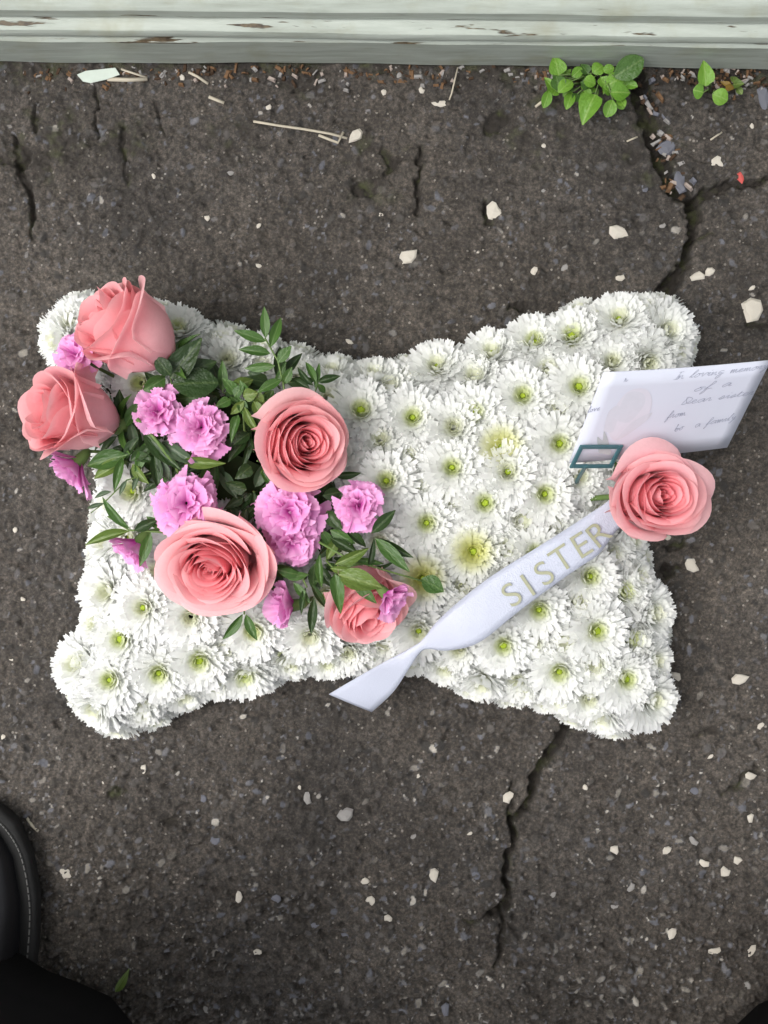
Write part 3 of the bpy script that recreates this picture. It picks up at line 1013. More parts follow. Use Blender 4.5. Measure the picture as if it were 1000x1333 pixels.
    link('stem', tube_data('stem', pts, [0.0022, 0.0024, 0.0024], M['stem']), root)
    return root


rose('tall salmon pink rose on its side showing smooth outer petals above the mauve carnation', (224, 470, 0.106), (118, 400, 0.146), 64, N=28, openness=0.55, spin=1.0, seed=41, sepals=5)
rose('salmon pink rose on its side facing off the pillow between two mauve carnations', (154, 552, 0.098), (42, 530, 0.148), 61, N=34, openness=0.75, spin=2.0, seed=2, sepals=4)
rose('upright oval salmon pink rose beside the feathery green sprig and white chrysanthemums', (366, 578, 0.100), (410, 577, 0.156), 65, N=42, openness=0.5, spin=0.5, seed=13)
rose('large fully open salmon pink rose facing up, nestled against a ruffled mauve carnation', (294, 712, 0.098), (272, 748, 0.150), 74, squash=0.86, N=44, openness=0.8, spin=0.2, seed=4)
rose('half hidden salmon pink rose with green leaves and a mauve bud lying over it', (460, 742, 0.100), (488, 814, 0.138), 56, N=28, openness=0.6, spin=2.5, seed=5)
rose('single salmon pink rose pinned at the end of the ribbon below the card', (820, 646, 0.105), (874, 645, 0.158), 73, squash=0.80, N=38, openness=0.75, spin=1.7, seed=16, group=None)

# ------------------------------------------------------------------ carnations
def carnation(label, base, top, Rpx, N=30, bud=0.0, seed=0, group='mauve carnations in the spray'):
    rr = random.Random(seed)
    a, b = P(*base), P(*top)
    ax = b - a
    R = Rpx * S * (HC - top[2]) / HC
    root = empty('mauve_carnation', a, label, 'carnation', group)
    root.rotation_mode = 'QUATERNION'
    root.rotation_quaternion = ax.to_track_quat('Z', 'Y') @ Quaternion((0, 0, 1), rr.uniform(0, 6))
    L = ax.length
    oval = rr.uniform(0, 6)
    NU, NV = 25, 10
    for k in range(N):
        t = (k + 0.5) / N
        ang = k * 2.399963 + rr.uniform(-0.25, 0.25)
        el = math.radians((80 - 72 * t ** 0.9) * (1 - bud) + 78 * bud - 14 * bud * t) + rr.uniform(-0.12, 0.12)
        ln = R * (0.42 + 0.58 * t ** 0.8) * rr.uniform(0.85, 1.15) * (1 + 0.12 * math.cos(2 * (ang - oval))) * (1 + 0.35 * bud)
        wid = R * (0.54 + 0.34 * t) * (1 - 0.25 * bud)
        rf_a = R * rr.uniform(0.06, 0.11)
        fq = rr.uniform(3.0, 6.0)
        ph = rr.uniform(0, 6.28)
        ph2 = rr.uniform(0, 6.28)
        cup = rr.uniform(0.2, 0.7)
        z0 = L * (0.70 - 0.18 * t)
        V, cols = [], []
        ca, sa = math.cos(ang), math.sin(ang)
        for i in range(NU):
            u = -1 + 2 * i / (NU - 1)
            saw = 0.022 * (1 if i % 2 else -1) + 0.06 * math.sin(3 * u + ph2)
            edge = 1 - 0.22 * abs(u) ** 2.5 + saw
            for j in range(NV):
                v = j / (NV - 1)
                vv = v * (edge if j == NV - 1 else (1 - 0.22 * abs(u) ** 2.5 * v))
                fan = wid * (0.12 + 0.88 * v ** 1.2)
                e2 = el - math.radians(22) * v * (1 - bud) * (0.4 + t)
                rad = ln * vv * math.cos(e2)
                zz = ln * vv * math.sin(e2)
                nrm = rf_a * v ** 1.7 * (math.sin(fq * u + ph) + 0.5 * math.sin(fq * 2.1 * u + ph2)) + cup * fan * u * u * 0.6
                # displace along local normal (pointing up/in)
                rad -= nrm * math.sin(e2)
                zz += nrm * math.cos(e2)
                s = u * fan
                rad += R * 0.04
                V.append((rad * ca - s * sa, rad * sa + s * ca, z0 + zz - ln * 0.15))
                cols.append((v, t, 0, 1))
        me = mesh_data('petal', V, grid_faces(NU, NV), M['carn'])
        set_pt(me, cols)
        link('petal', me, root)
    V, F = [], []
    n = 10
    rt = R * 0.24
    prof = [(0.0012, -0.004), (rt * 0.7, -0.001), (rt * 0.9, L * 0.25), (rt, L * 0.55), (rt * 1.15, L * 0.66)]
    for qi, (q, z) in enumerate(prof):
        for k in range(n):
            zz = z + (L * 0.06 * ((k % 2) * 2 - 1) if qi == len(prof) - 1 else 0)
            V.append((q * math.cos(2 * math.pi * k / n), q * math.sin(2 * math.pi * k / n), zz))
    for i in range(len(prof) - 1):
        for k in range(n): F.append((i * n + k, i * n + (k + 1) % n, (i + 1) * n + (k + 1) % n, (i + 1) * n + k))
    link('calyx', mesh_data('calyx', V, F, M['stem']), root)
    q = root.rotation_quaternion.inverted()
    f = Vector((a.x * 0.85 + pc.x * 0.15, a.y * 0.85 + pc.y * 0.15, 0.055))
    link('stem', tube_data('stem', [Vector((0, 0, -0.002)), (q @ (f - a)) * 0.2 + Vector((0, 0, -0.004)), q @ (f - a)], [0.0013, 0.0013, 0.0013], M['stem']), root)


carnation('mauve carnation half hidden between the two sideways pink roses', (112, 470, 0.105), (92, 456, 0.128), 33, seed=21, N=16)
carnation('mauve carnation seen from its side under the rose that faces off the pillow', (112, 590, 0.095), (92, 612, 0.098), 38, N=18, bud=0.62, seed=22)
carnation('small tight mauve carnation bud above the bare slanting stem', (210, 545, 0.104), (202, 530, 0.130), 31, N=20, bud=0.3, seed=23)
carnation('mauve carnation with swirled pale petals beside the yellow-green foliage tuft', (262, 562, 0.102), (262, 552, 0.135), 36, N=24, bud=0.12, seed=24)
carnation('ruffled mauve carnation touching the upper rim of the large open rose', (245, 655, 0.105), (241, 655, 0.140), 43, N=25, seed=25)
carnation('deep mauve ruffled carnation just below the upright oval rose', (380, 670, 0.105), (376, 665, 0.142), 43, N=25, seed=26)
carnation('mauve carnation overlapping the deep mauve one, petals spilling downward', (378, 690, 0.105), (382, 714, 0.134), 36, N=24, seed=27, bud=0.1)
carnation('pale mauve carnation with pointed petals resting against white chrysanthemums', (466, 665, 0.105), (468, 655, 0.136), 33, N=22, bud=0.2, seed=28)
carnation('drooping mauve bud beside the light green pointed sprig', (190, 695, 0.100), (172, 716, 0.104), 36, N=14, bud=0.68, seed=29)
carnation('mauve bud lying sideways against the lower rim of the large open rose', (395, 786, 0.104), (368, 790, 0.112), 36, N=14, bud=0.62, seed=30)
carnation('two-tone mauve bud lying over the half hidden rose', (494, 765, 0.146), (510, 781, 0.152), 32, N=14, bud=0.68, seed=31)

# ------------------------------------------------------------------ ribbon with lettering
def catmull(pts, per):
    out = []
    n = len(pts)
    for i in range(n - 1):
        p0, p1, p2, p3 = pts[max(i - 1, 0)], pts[i], pts[i + 1], pts[min(i + 2, n - 1)]
        for k in range(per):
            t = k / per
            out.append(0.5 * ((2 * p1) + (p2 - p0) * t + (2 * p0 - 5 * p1 + 4 * p2 - p3) * t * t + (3 * p1 - p0 - 3 * p2 + p3) * t ** 3))
    out.append(pts[-1])
    return out


RB = [((806, 640), (826, 672), .118, .116), ((788, 655), (804, 690), .122, .118), ((769, 668), (781, 720), .124, .121), ((735, 690), (755, 738), .124, .123), ((700, 712), (728, 757), .124, .123),
      ((640, 750), (674, 797), .123, .122), ((596, 784), (624, 836), .120, .118), ((568, 810), (584, 847), .114, .112), ((550, 833), (556, 845), .109, .107),
      ((533, 844), (545, 852), .105, .104), ((500, 862), (531, 873), .094, .100), ((465, 882), (512, 901), .070, .080), ((428, 904), (484, 927), .048, .052)]
ue = catmull([P(a[0], a[1], h) for a, b, h, g in RB], 6)
le = catmull([P(b[0], b[1], g) for a, b, h, g in RB], 6)
rb0 = ue[len(ue) // 2]
rib = empty('ribbon', rb0, 'white satin ribbon printed SISTER, twisted once, lying across the white chrysanthemums', 'ribbon')
V, cr = [], 7
for i, (a, b) in enumerate(zip(ue, le)):
    for j in range(cr):
        t = j / (cr - 1)
        p = a.lerp(b, t)
        p.z += 0.0008 * math.sin(i * 0.35 + t * 2) + 0.001 * math.sin(t * math.pi)
        V.append(p - rb0)
me = mesh_data('ribbon_band', V, grid_faces(len(ue), cr), M['ribbon'])
band = link('ribbon_band', me, rib)
sd = band.modifiers.new('thickness', 'SOLIDIFY')
sd.thickness = 0.0004
sd.offset = -1
LET = [('S', 666, 774), ('I', 687, 761.5), ('S', 708, 746), ('T', 731, 727), ('E', 757, 709), ('R', 780, 694)]
for ch, lx, ly in LET:
    cu = bpy.data.curves.new('letter', 'FONT')
    cu.body = ch
    cu.align_x = 'CENTER'
    cu.align_y = 'CENTER'
    cu.size = 1.0
    cu.extrude = 0.006
    cu.offset = -0.004
    tmp = bpy.data.objects.new('letter_tmp', cu)
    col.objects.link(tmp)
    dg = bpy.context.evaluated_depsgraph_get()
    me = bpy.data.meshes.new_from_object(tmp.evaluated_get(dg))
    bpy.data.objects.remove(tmp)
    me.materials.clear(); me.materials.append(M['letter'])
    co = np.empty(len(me.vertices) * 3, dtype=np.float32)
    me.vertices.foreach_get('co', co)
    co = co.reshape(-1, 3)
    co[:, :2] -= (co[:, :2].max(0) + co[:, :2].min(0)) / 2
    hgt = co[:, 1].max() - co[:, 1].min()
    co *= 31 * S * 0.89 / hgt
    co[:, 0] *= 1.05
    me.vertices.foreach_set('co', co.ravel())
    # surface frame of the ribbon under the letter
    p = P(lx, ly, 0.1245)
    best = min(range(len(ue)), key=lambda i: ((ue[i] + le[i]) / 2 - p).length)
    xd = (ue[best - 2] + le[best - 2] - ue[best + 2] - le[best + 2]).normalized()
    yd = (ue[best] - le[best]).normalized()
    zd = xd.cross(yd).normalized()
    yd = zd.cross(xd)
    base = (ue[best] + le[best]) / 2
    off = (p - base).dot(zd)
    p2 = p - zd * off + zd * 0.0022
    mt = Matrix.Translation(p2 - rb0) @ Matrix((xd, yd, zd)).transposed().to_4x4()
    link('letter', me, rib, mt)

# ------------------------------------------------------------------ card and holder
TL, TR, BL, BR = P(786, 485, 0.196), P(1004, 469, 0.150), P(741, 603, 0.130), P(944, 580, 0.085)
BR = TR + (BL - TL) * 1.0
cu_, cv_ = (TR - TL), (BL - TL)
cn_ = cv_.cross(cu_).normalized()
if cn_.z < 0: cn_ = -cn_
card = empty('message_card', BL, 'white handwritten message card with a faint printed rose, leaning out from the pillow', 'card')


def cpt(u, v, lift=0.0):
    bow = 0.0012 * math.sin(math.pi * u) * 1.0
    return TL + cu_ * u + cv_ * v + cn_ * (lift + bow) - BL


V = [cpt(i / 12, j / 6) for i in range(13) for j in range(7)]
o = link('card_sheet', mesh_data('card_sheet', V, [f[::-1] for f in grid_faces(13, 7)], M['card']), card)
sd = o.modifiers.new('thickness', 'SOLIDIFY'); sd.thickness = 0.0005; sd.offset = -1 if True else 1


def cuv(x, y):
    """photo pixel -> card u, v (ray-plane)"""
    c = Vector((0, 0, HC)); r = P(x, y, 0) - c
    t = (TL - c).dot(cn_) / r.dot(cn_)
    q = c + r * t - TL
    A = np.array([[cu_.dot(cu_), cu_.dot(cv_)], [cu_.dot(cv_), cv_.dot(cv_)]])
    return np.linalg.solve(A, np.array([q.dot(cu_), q.dot(cv_)]))


GL = {  # cursive strokes in an x-height box: x 0..1, y 0..1 (ascender 2, descender -1)
    'a': [[(.9, .8), (.5, 1), (.1, .5), (.4, 0), (.85, .6), (.9, .9), (.9, .1), (1.2, .2)]],
    'b': [[(0, .2), (.4, 1.9), (.2, 1.9), (.25, 0), (.8, .3), (.6, .9), (.3, .6), (1.2, .6)]],
    'd': [[(.8, .8), (.4, 1), (.1, .4), (.4, 0), (.8, .6), (1.0, 2), (.9, .1), (1.3, .2)]],
    'e': [[(0, .3), (.7, .7), (.5, 1), (.2, .6), (.4, 0), (1.0, .3)]],
    'f': [[(.1, .2), (.7, 1.8), (.5, 2.1), (.3, .5), (.1, -1), (.4, -.6), (.4, .2), (.9, .3)]],
    'g': [[(.9, .9), (.4, 1), (.2, .4), (.8, .5), (.8, -.7), (.3, -1), (.5, -.3), (1.2, .3)]],
    'h': [[(0, .2), (.5, 1.9), (.3, 1.9), (.2, 0), (.6, .9), (.8, .1), (1.2, .2)]],
    'i': [[(0, .3), (.3, 1), (.3, .1), (.7, .2)], [(.4, 1.5), (.45, 1.55)]],
    'l': [[(0, .2), (.6, 1.8), (.4, 2), (.2, .2), (.7, .2)]],
    'm': [[(0, .6), (.2, 1), (.2, 0), (.5, 1), (.6, 0), (.9, 1), (1.1, .1), (1.4, .2)]],
    'n': [[(0, .6), (.2, 1), (.2, 0), (.6, 1), (.8, .1), (1.1, .2)]],
    'o': [[(.5, 1), (.1, .5), (.4, 0), (.8, .5), (.5, 1), (1.1, .8)]],
    'r': [[(0, .3), (.3, 1), (.5, .9), (.5, .1), (.9, .3)]],
    's': [[(0, .2), (.5, 1), (.7, .4), (.4, 0), (.2, .2), (1.0, .3)]],
    't': [[(0, .3), (.4, 1.6), (.3, .1), (.8, .2)], [(.1, 1.1), (.7, 1.2)]],
    'v': [[(0, .8), (.2, 1), (.4, 0), (.8, 1), (1.1, .8)]],
    'y': [[(0, .8), (.2, 1), (.4, .2), (.8, 1), (.5, -.8), (.2, -.8), (1.0, .3)]],
    'I': [[(.4, 2), (.3, 0)], [(0, 2), (.8, 2)], [(0, 0), (.6, 0)]],
    'L': [[(.6, 2), (.3, 1.8), (.3, .2), (0, 0), (.9, .1), (1.1, .3)]],
    'D': [[(.4, 1.9), (.2, 0), (1.0, .5), (1.1, 1.5), (.2, 2), (.8, .2), (1.4, .3)]],
    '&': [[(1, 0), (.3, 1.4), (.6, 1.7), (.7, 1.2), (.1, .4), (.4, 0), (1, .7)]],
}
rw = random.Random(3)


def write(line, p0, p1, name):
    u0 = cuv(*p0); u1 = cuv(*p1)
    lu, lv = cu_.length, cv_.length
    dirv = np.array([(u1[0] - u0[0]) * lu, (u1[1] - u0[1]) * lv])
    width = np.linalg.norm(dirv); dirv /= width
    perp = np.array([dirv[1], -dirv[0]])
    adv, strokes = 0.0, []
    for ch in line:
        if ch == ' ': adv += 1.0; continue
        for st in GL[ch]:
            strokes.append([(adv + x, y) for x, y in st])
        adv += max(x for x, y in GL[ch][0]) * 0.95
    k = width / adv
    xh = min(k * 1.1, 0.0034)
    V, F = [], []
    for st in strokes:
        pts = catmull([Vector((x + rw.uniform(-.06, .06) + y * 0.25, y + rw.uniform(-.06, .06), 0)) for x, y in st], 4)
        pr = None
        for i in range(len(pts)):
            q = pts[i]; t = (pts[min(i + 1, len(pts) - 1)] - pts[max(0, i - 1)])
            s2 = dirv * q.x * k + perp * q.y * xh
            tn = dirv * t.x * k + perp * t.y * xh
            ln = np.linalg.norm(tn) or 1
            nn = np.array([-tn[1], tn[0]]) / ln * 0.00017
            for sg in (-1, 1):
                w = s2 + nn * sg
                V.append(cpt(u0[0] + w[0] / lu, u0[1] + w[1] / lv, 0.0005))
            if i: b = len(V); F.append((b - 4, b - 3, b - 1, b - 2))
    link(name, mesh_data(name, V, F, M['ink'], False), card)


write('In loving memory', (876, 492), (998, 479), 'handwriting')
write('of a', (900, 508), (950, 501), 'handwriting')
write('Dear sister', (884, 525), (980, 513), 'handwriting')
write('from', (866, 543), (890, 539), 'handwriting')
write('a family', (902, 555), (956, 545), 'handwriting')
write('i', (812, 497), (817, 494), 'handwriting')
write('love', (764, 537), (780, 533), 'handwriting')
write('bo', (876, 560), (888, 557), 'handwriting')


def print_shape(pts, mat, lift, name='printed_petal'):
    q = [cuv(x, y) for x, y in pts]
    n = len(q)
    sm = catmull([Vector((a[0], a[1], 0)) for a in q] + [Vector((q[0][0], q[0][1], 0))], 4)[:-1]
    c = sum(sm, Vector()) / len(sm)
    V = [cpt(c.x, c.y, lift)] + [cpt(p.x, p.y, lift) for p in sm]
    F = [(0, 1 + i, 1 + (i + 1) % len(sm)) for i in range(len(sm))]
    link(name, mesh_data(name, V, F, M[mat], False), card)


print_shape([(790, 560), (800, 530), (818, 508), (840, 505), (848, 520), (842, 540), (820, 562), (800, 572)], 'print_b', 0.00025)
print_shape([(800, 545), (815, 512), (835, 510), (838, 525), (818, 548)], 'print_a', 0.00032)
print_shape([(800, 572), (822, 548), (848, 535), (838, 548), (815, 565)], 'print_a', 0.00036)
print_shape([(785, 560), (792, 535), (806, 528), (798, 560)], 'print_a', 0.00030)
print_shape([(779, 588), (777, 568), (784, 572), (786, 560), (792, 575), (794, 590)], 'print_c', 0.00040, 'printed_calyx')

# holder: flat rectangular loop on a pick
holder = empty('card_holder', P(752, 632, 0.055), 'dark teal plastic card pick with a rectangular loop, standing beside the lone rose', 'card holder')
hl = holder.location
c1, c2, c3, c4 = [TL + cu_ * u + cv_ * v + cn_ * 0.003 for u, v in (cuv(755, 578), cuv(806, 578), cuv(793, 603), cuv(743, 603))]


def bar(a, b, w, name, parent):
    a, b = Vector(a), Vector(b)
    y = (b - a).normalized(); x = y.cross(cn_).normalized(); z = x.cross(y)
    L = (b - a).length
    v, f = box_verts(-w / 2, w / 2, -w / 2, L + w / 2, -0.0008, 0.0008)
    mt = Matrix.Translation(a - hl) @ Matrix((x, y, z)).transposed().to_4x4()
    ob = link(name, mesh_data(name, v, f, M['plastic'], False), parent, mt)
    bv = ob.modifiers.new('bevel', 'BEVEL'); bv.width = 0.0005; bv.segments = 2


for a, b in ((c1, c2), (c2, c3), (c3, c4), (c4, c1)): bar(a, b - (b - a).normalized() * 0.0034, 0.0034, 'loop_bar', holder)
pa = (c3 * 0.35 + c4 * 0.65)
bar(pa, P(752, 625, 0.09), 0.0032, 'pick', holder)
bar(P(752, 625, 0.09), P(748, 640, 0.05), 0.0032, 'pick', holder)

# ------------------------------------------------------------------ weeds by the wall
def weed(label, cx, cy, leaves, mk):
    root = empty('weed', P(cx, cy, 0), label, 'weed')
    for i, (bx, by, tx, ty, w, h) in enumerate(leaves):
        a, b = P(bx, by, h), P(tx, ty, h + random.uniform(-0.003, 0.006))
        c0 = P(cx + (bx - cx) * 0.3, cy + (by - cy) * 0.3, 0.0)
        mid = (c0 + a) / 2 + Vector((0, 0, h * 0.4))
        link('stem', tube_data('stem', [c0 - root.location, mid - root.location, a - root.location], [0.0007, 0.0006, 0.0005], M['stem'], 5), root)
        put_leaf(root, a, b, w * S, pick(mk, i), 'round' if i % 3 else 'drop', random.uniform(-0.3, 0.3))


weed('bushy bright green weed with rounded leaves growing from the base of the threshold', 778, 104, [
    (728, 98, 722, 72, 24, .022), (745, 100, 758, 88, 14, .02), (730, 118, 724, 98, 20, .024), (722, 120, 710, 100, 16, .02), (745, 105, 728, 118, 18, .025), (715, 118, 708, 140, 14, .02),
    (768, 112, 756, 106, 16, .022), (772, 95, 785, 84, 18, .02), (760, 104, 776, 108, 18, .026), (782, 100, 790, 116, 16, .02), (800, 100, 838, 76, 30, .028), (790, 112, 812, 98, 22, .022),
    (795, 120, 822, 120, 24, .026), (745, 120, 738, 140, 14, .018), (752, 122, 748, 132, 13, .018), (775, 122, 758, 160, 30, .025), (798, 130, 790, 152, 18, .022), (805, 128, 812, 142, 14, .018),
    (766, 96, 756, 82, 14, .02), (785, 92, 800, 88, 13, .02), (810, 108, 830, 112, 13, .018), (760, 118, 770, 130, 14, .02), (735, 108, 745, 118, 13, .02)] + [(x_ := random.uniform(715, 825), y_ := random.uniform(92, 132), x_ + random.uniform(-13, 13), y_ + random.uniform(-13, 13), random.uniform(8, 14), random.uniform(.010, .020)) for _ in range(26)], ['leaf_weed', 'leaf_weed', 'leaf_mid', 'leaf_weed'])
weed('small three-leaved green weed sprouting by the crack at the threshold', 926, 120, [
    (919, 112, 917, 78, 22, .026), (916, 120, 903, 117, 20, .02), (928, 122, 948, 130, 22, .02)], ['leaf_weed'])
weed('tiny yellow and red weed seedling near the three-leaved one', 955, 112, [
    (955, 110, 968, 108, 14, .012), (955, 112, 945, 118, 10, .01), (956, 108, 955, 98, 10, .012), (952, 112, 938, 106, 8, .008), (960, 114, 966, 122, 9, .008)], ['leaf_light', 'leaf_rust'])

# ------------------------------------------------------------------ loose chips, flakes, twigs
def rock_data(name, mat, seed, flat=0.5):
    rr = random.Random(seed)
    n, V, F = 7, [], []
    rad = [1 + 0.14 * math.sin(2 * 6.283 * k / n + seed) + 0.10 * math.sin(3 * 6.283 * k / n + 2 * seed) + rr.uniform(-.14, .12) for k in range(n)]
    for q, z in ((0.75, -0.5), (1.0, 0.05), (0.78, 0.75)):
        for k in range(n):
            an = 2 * math.pi * (k + rr.uniform(-.25, .25)) / n
            V.append((0.5 * q * rad[k] * math.cos(an), 0.5 * q * rad[k] * math.sin(an), 0.5 * flat * z * rr.uniform(0.7, 1.2)))
    V.append((0.02, 0.03, 0.5 * flat * 0.95))
    for i in range(2):
        for k in range(n): F.append((i * n + k, i * n + (k + 1) % n, (i + 1) * n + (k + 1) % n, (i + 1) * n + k))
    for k in range(n): F.append((2 * n + k, 2 * n + (k + 1) % n, 3 * n))
    return mesh_data(name, V, F, mat, False)


ROCK = {k: [rock_data('stone', M[k], i * 7 + 1) for i in range(5)] for k in ('chip', 'chip_grey', 'chip_blue', 'chip_red', 'flake')}


def chip(x, y, w, l=None, rot=None, mk='chip', label=None, group=None, name='stone_chip', cat='stone', flat=0.38, lift=0.0):
    l = l or w
    rot = random.uniform(0, 6.28) if rot is None else rot
    o = link(name, random.choice(ROCK[mk]))
    hh = min(w, l) * S * flat * 2
    o.matrix_basis = Matrix.Translation(P(x, y, 0) + Vector((0, 0, 0.0004 + hh * lift * 0.5))) @ Matrix.Rotation(rot, 4, 'Z') @ Matrix.Rotation(random.uniform(-.15, .15), 4, 'X') @ Matrix.Diagonal((w * S, l * S, hh, 1))
    tag(o, label, cat, group)


named = [
    (643, 276, 22, 24, 'chip', 'round cream stone chip next to a small dark pit in the asphalt'),
    (531, 334, 22, 26, 'chip', 'jagged white stone chip on open asphalt above the pillow edge'),
    (804, 302, 22, 24, 'chip', 'cream teardrop stone chip beside the wide crack'),
    (980, 403, 34, 30, 'chip', 'large angular cream stone chip on asphalt near the card'),
    (935, 211, 22, 16, 'chip', 'white wedge-shaped stone chip above the side branch of the crack'),
    (463, 177, 20, 18, 'chip', 'white stone chip at the end of the pale dry twig'),
    (573, 135, 27, 10, 'chip', 'white oblong fragment under an upright dry stalk near the threshold'),
    (900, 736, 24, 15, 'chip', 'oval cream stone chip beside the lone rose end of the pillow'),
    (450, 1060, 22, 20, 'chip_grey', 'pale grey embedded stone in the asphalt below the ribbon tail'),
    (85, 1136, 12, 20, 'chip', 'white oblong stone chip close to the black shoe'),
    (311, 1168, 9, 18, 'chip', 'narrow white rectangular stone chip on bare asphalt'),
    (868, 192, 26, 22, 'chip_blue', 'blue-grey slate piece lodged in the upper part of the crack'),
    (885, 238, 30, 18, 'chip_blue', 'blue-grey slate piece lodged where the crack forks'),
    (994, 128, 16, 40, 'chip_blue', 'tall blue-grey slate piece against the threshold'),
    (964, 231, 11, 14, 'chip_red', 'tiny bright red crumb beside the crack branch'),
]
for x, y, w, l, mk, lab in named:
    chip(x, y, w, l, {27: 0.1, 12: 0.5, 9: 0.05}.get(w, None), mk, lab)
chip(908, 360, 20, 13, 0.3, 'chip', 'pair of flat cream chips lying together beside the crack', 'paired cream chips beside the crack')
chip(924, 354, 14, 12, 0.3, 'chip', 'pair of flat cream chips lying together beside the crack', 'paired cream chips beside the crack')
small = [(735, 350, 14), (808, 362, 15), (350, 140, 11), (495, 281, 8), (337, 294, 9), (337, 346, 7), (695, 354, 12), (863, 294, 10), (455, 445, 11), (880, 880, 15), (963, 884, 18), (977, 1010, 15),
         (977, 1065, 11), (903, 1095, 15), (868, 1107, 13), (917, 1124, 12), (960, 1120, 13), (944, 1135, 15), (800, 1106, 13), (822, 1155, 13), (875, 1215, 14), (931, 1238, 15), (978, 1238, 17), (972, 1282, 17),
         (661, 1038, 14), (565, 1139, 17), (762, 1025, 7), (6, 1046, 14), (186, 1003, 14), (137, 1017, 14), (335, 1239, 12), (483, 1172, 13), (505, 1195, 11), (475, 1147, 11), (42, 92, 12), (237, 101, 9),
         (205, 257, 11), (200, 229, 8), (270, 284, 8), (978, 165, 9), (979, 375, 10), (818, 160, 8), (708, 190, 7), (625, 327, 9), (567, 370, 7), (560, 395, 7), (870, 700, 9), (868, 800, 9), (885, 850, 8),
         (14, 126, 9), (950, 560, 8), (240, 1010, 7), (390, 1025, 6), (545, 1010, 6), (612, 1085, 7), (990, 945, 9), (925, 985, 8), (5, 960, 10), (20, 690, 7), (30, 780, 7), (15, 860, 8), (500, 120, 9), (520, 98, 8), (549, 118, 9)]
def where(x, y):
    if y < 200: return 'among the litter near the threshold'
    if y < 480: return 'on open asphalt between threshold and pillow'
    if y < 980: return 'on asphalt close beside the pillow edge'
    return 'on asphalt between the black shoe and the long crack' if x < 655 else 'on asphalt past the long crack, away from the shoe'


for x, y, w in small:
    chip(x, y, w * random.uniform(0.8, 1.15), w * random.uniform(0.6, 1.1), None, 'chip' if random.random() < 0.85 else 'chip_grey',
         'small pale stone chip ' + where(x, y), 'small pale stone chips ' + where(x, y))
for x, y, w in [(400, 1040, 16), (190, 1040, 14), (280, 1095, 16), (620, 1140, 15), (580, 1315, 18), (540, 1090, 14), (720, 1165, 12), (905, 1030, 14), (690, 1170, 12), (450, 1220, 14), (360, 1170, 15), (270, 1315, 15),
                (630, 1326, 18), (410, 1205, 13), (60, 175, 14), (645, 220, 14), (600, 270, 12), (705, 247, 16), (555, 245, 10), (840, 245, 12), (500, 300, 12), (265, 1040, 12), (505, 1290, 15), (800, 1180, 12), (300, 225, 10)]:
    chip(x, y, w, w * 0.7, None, 'chip_blue' if random.random() < 0.6 else 'chip_grey', 'dull grey embedded stone ' + where(x, y), 'dull stones set in the asphalt ' + where(x, y), 'embedded_stone', lift=-0.55)


def twig(label, pts, r, mat='twig', group=None):
    w = [P(x, y, h) for x, y, h in pts]
    o = link('twig', tube_data('twig', [p - w[0] for p in w], r, M[mat], 5))
    o.location = w[0]
    tag(o, label, 'twig', group)


twig('long pale dry twig lying on asphalt towards a white stone chip', [(330, 158, .002), (360, 163, .003), (395, 168, .003), (430, 174, .002), (452, 180, .003)], 0.0011)
twig('pale forked twig end beside the white stone chip', [(415, 176, .002), (440, 186, .004), (447, 172, .003)], 0.0012)
twig('tan sliver of wood next to the pale green paint flake', [(140, 103, .002), (165, 104, .003), (192, 103, .002)], 0.0018)
twig('thin bent straw arched over the tan sliver', [(158, 90, .003), (176, 96, .005), (192, 101, .002)], 0.0009)
twig('upright dry stalk over the white oblong fragment', [(596, 88, .004), (592, 105, .006), (588, 122, .004), (585, 130, .002)], 0.0007)
twig('short white straw near the threshold, slanting', [(246, 94, .002), (258, 100, .003), (271, 109, .002)], 0.0012)
twig('short pale straw on asphalt below the slanting white straw', [(272, 126, .002), (292, 134, .002)], 0.0014)
twig('pale straw stub beside the bushy weed', [(697, 139, .003), (706, 132, .004), (714, 128, .003)], 0.0012)
twig('thin pale straw near the crack, left of the slate', [(816, 184, .002), (830, 178, .002)], 0.0008)
twig('thin pale straw beside the white wedge chip', [(925, 182, .002), (940, 172, .002)], 0.0008)
twig('dry curled stalk by the black shoe toe', [(33, 1062, .002), (42, 1075, .003), (50, 1082, .002)], 0.0014)
# large flake of fallen paint
fl = [(100, 97), (112, 92), (150, 88), (156, 97), (140, 103), (118, 108), (108, 106)]
V = [P(x, y, 0.003) for x, y in fl] + [P(x, y, 0.0045) for x, y in fl]
n = len(fl)
F = [tuple(range(n)), tuple(range(2 * n - 1, n - 1, -1))] + [(i, n + i, n + (i + 1) % n, (i + 1) % n) for i in range(n)]
tag(link('paint_flake', mesh_data('paint_flake', V, F, M['flake'], False)), 'large pale green paint flake fallen beside the threshold', 'paint flake')
# fallen green leaf
lr = empty('fallen_leaf', P(158, 1278, 0.001), 'single narrow green leaf fallen on asphalt by the trouser hem', 'leaf')
put_leaf(lr, P(150, 1292, .003), P(168, 1263, .005), 11 * S, 'leaf_light', 'lens', 0.2, 'leaf_blade')

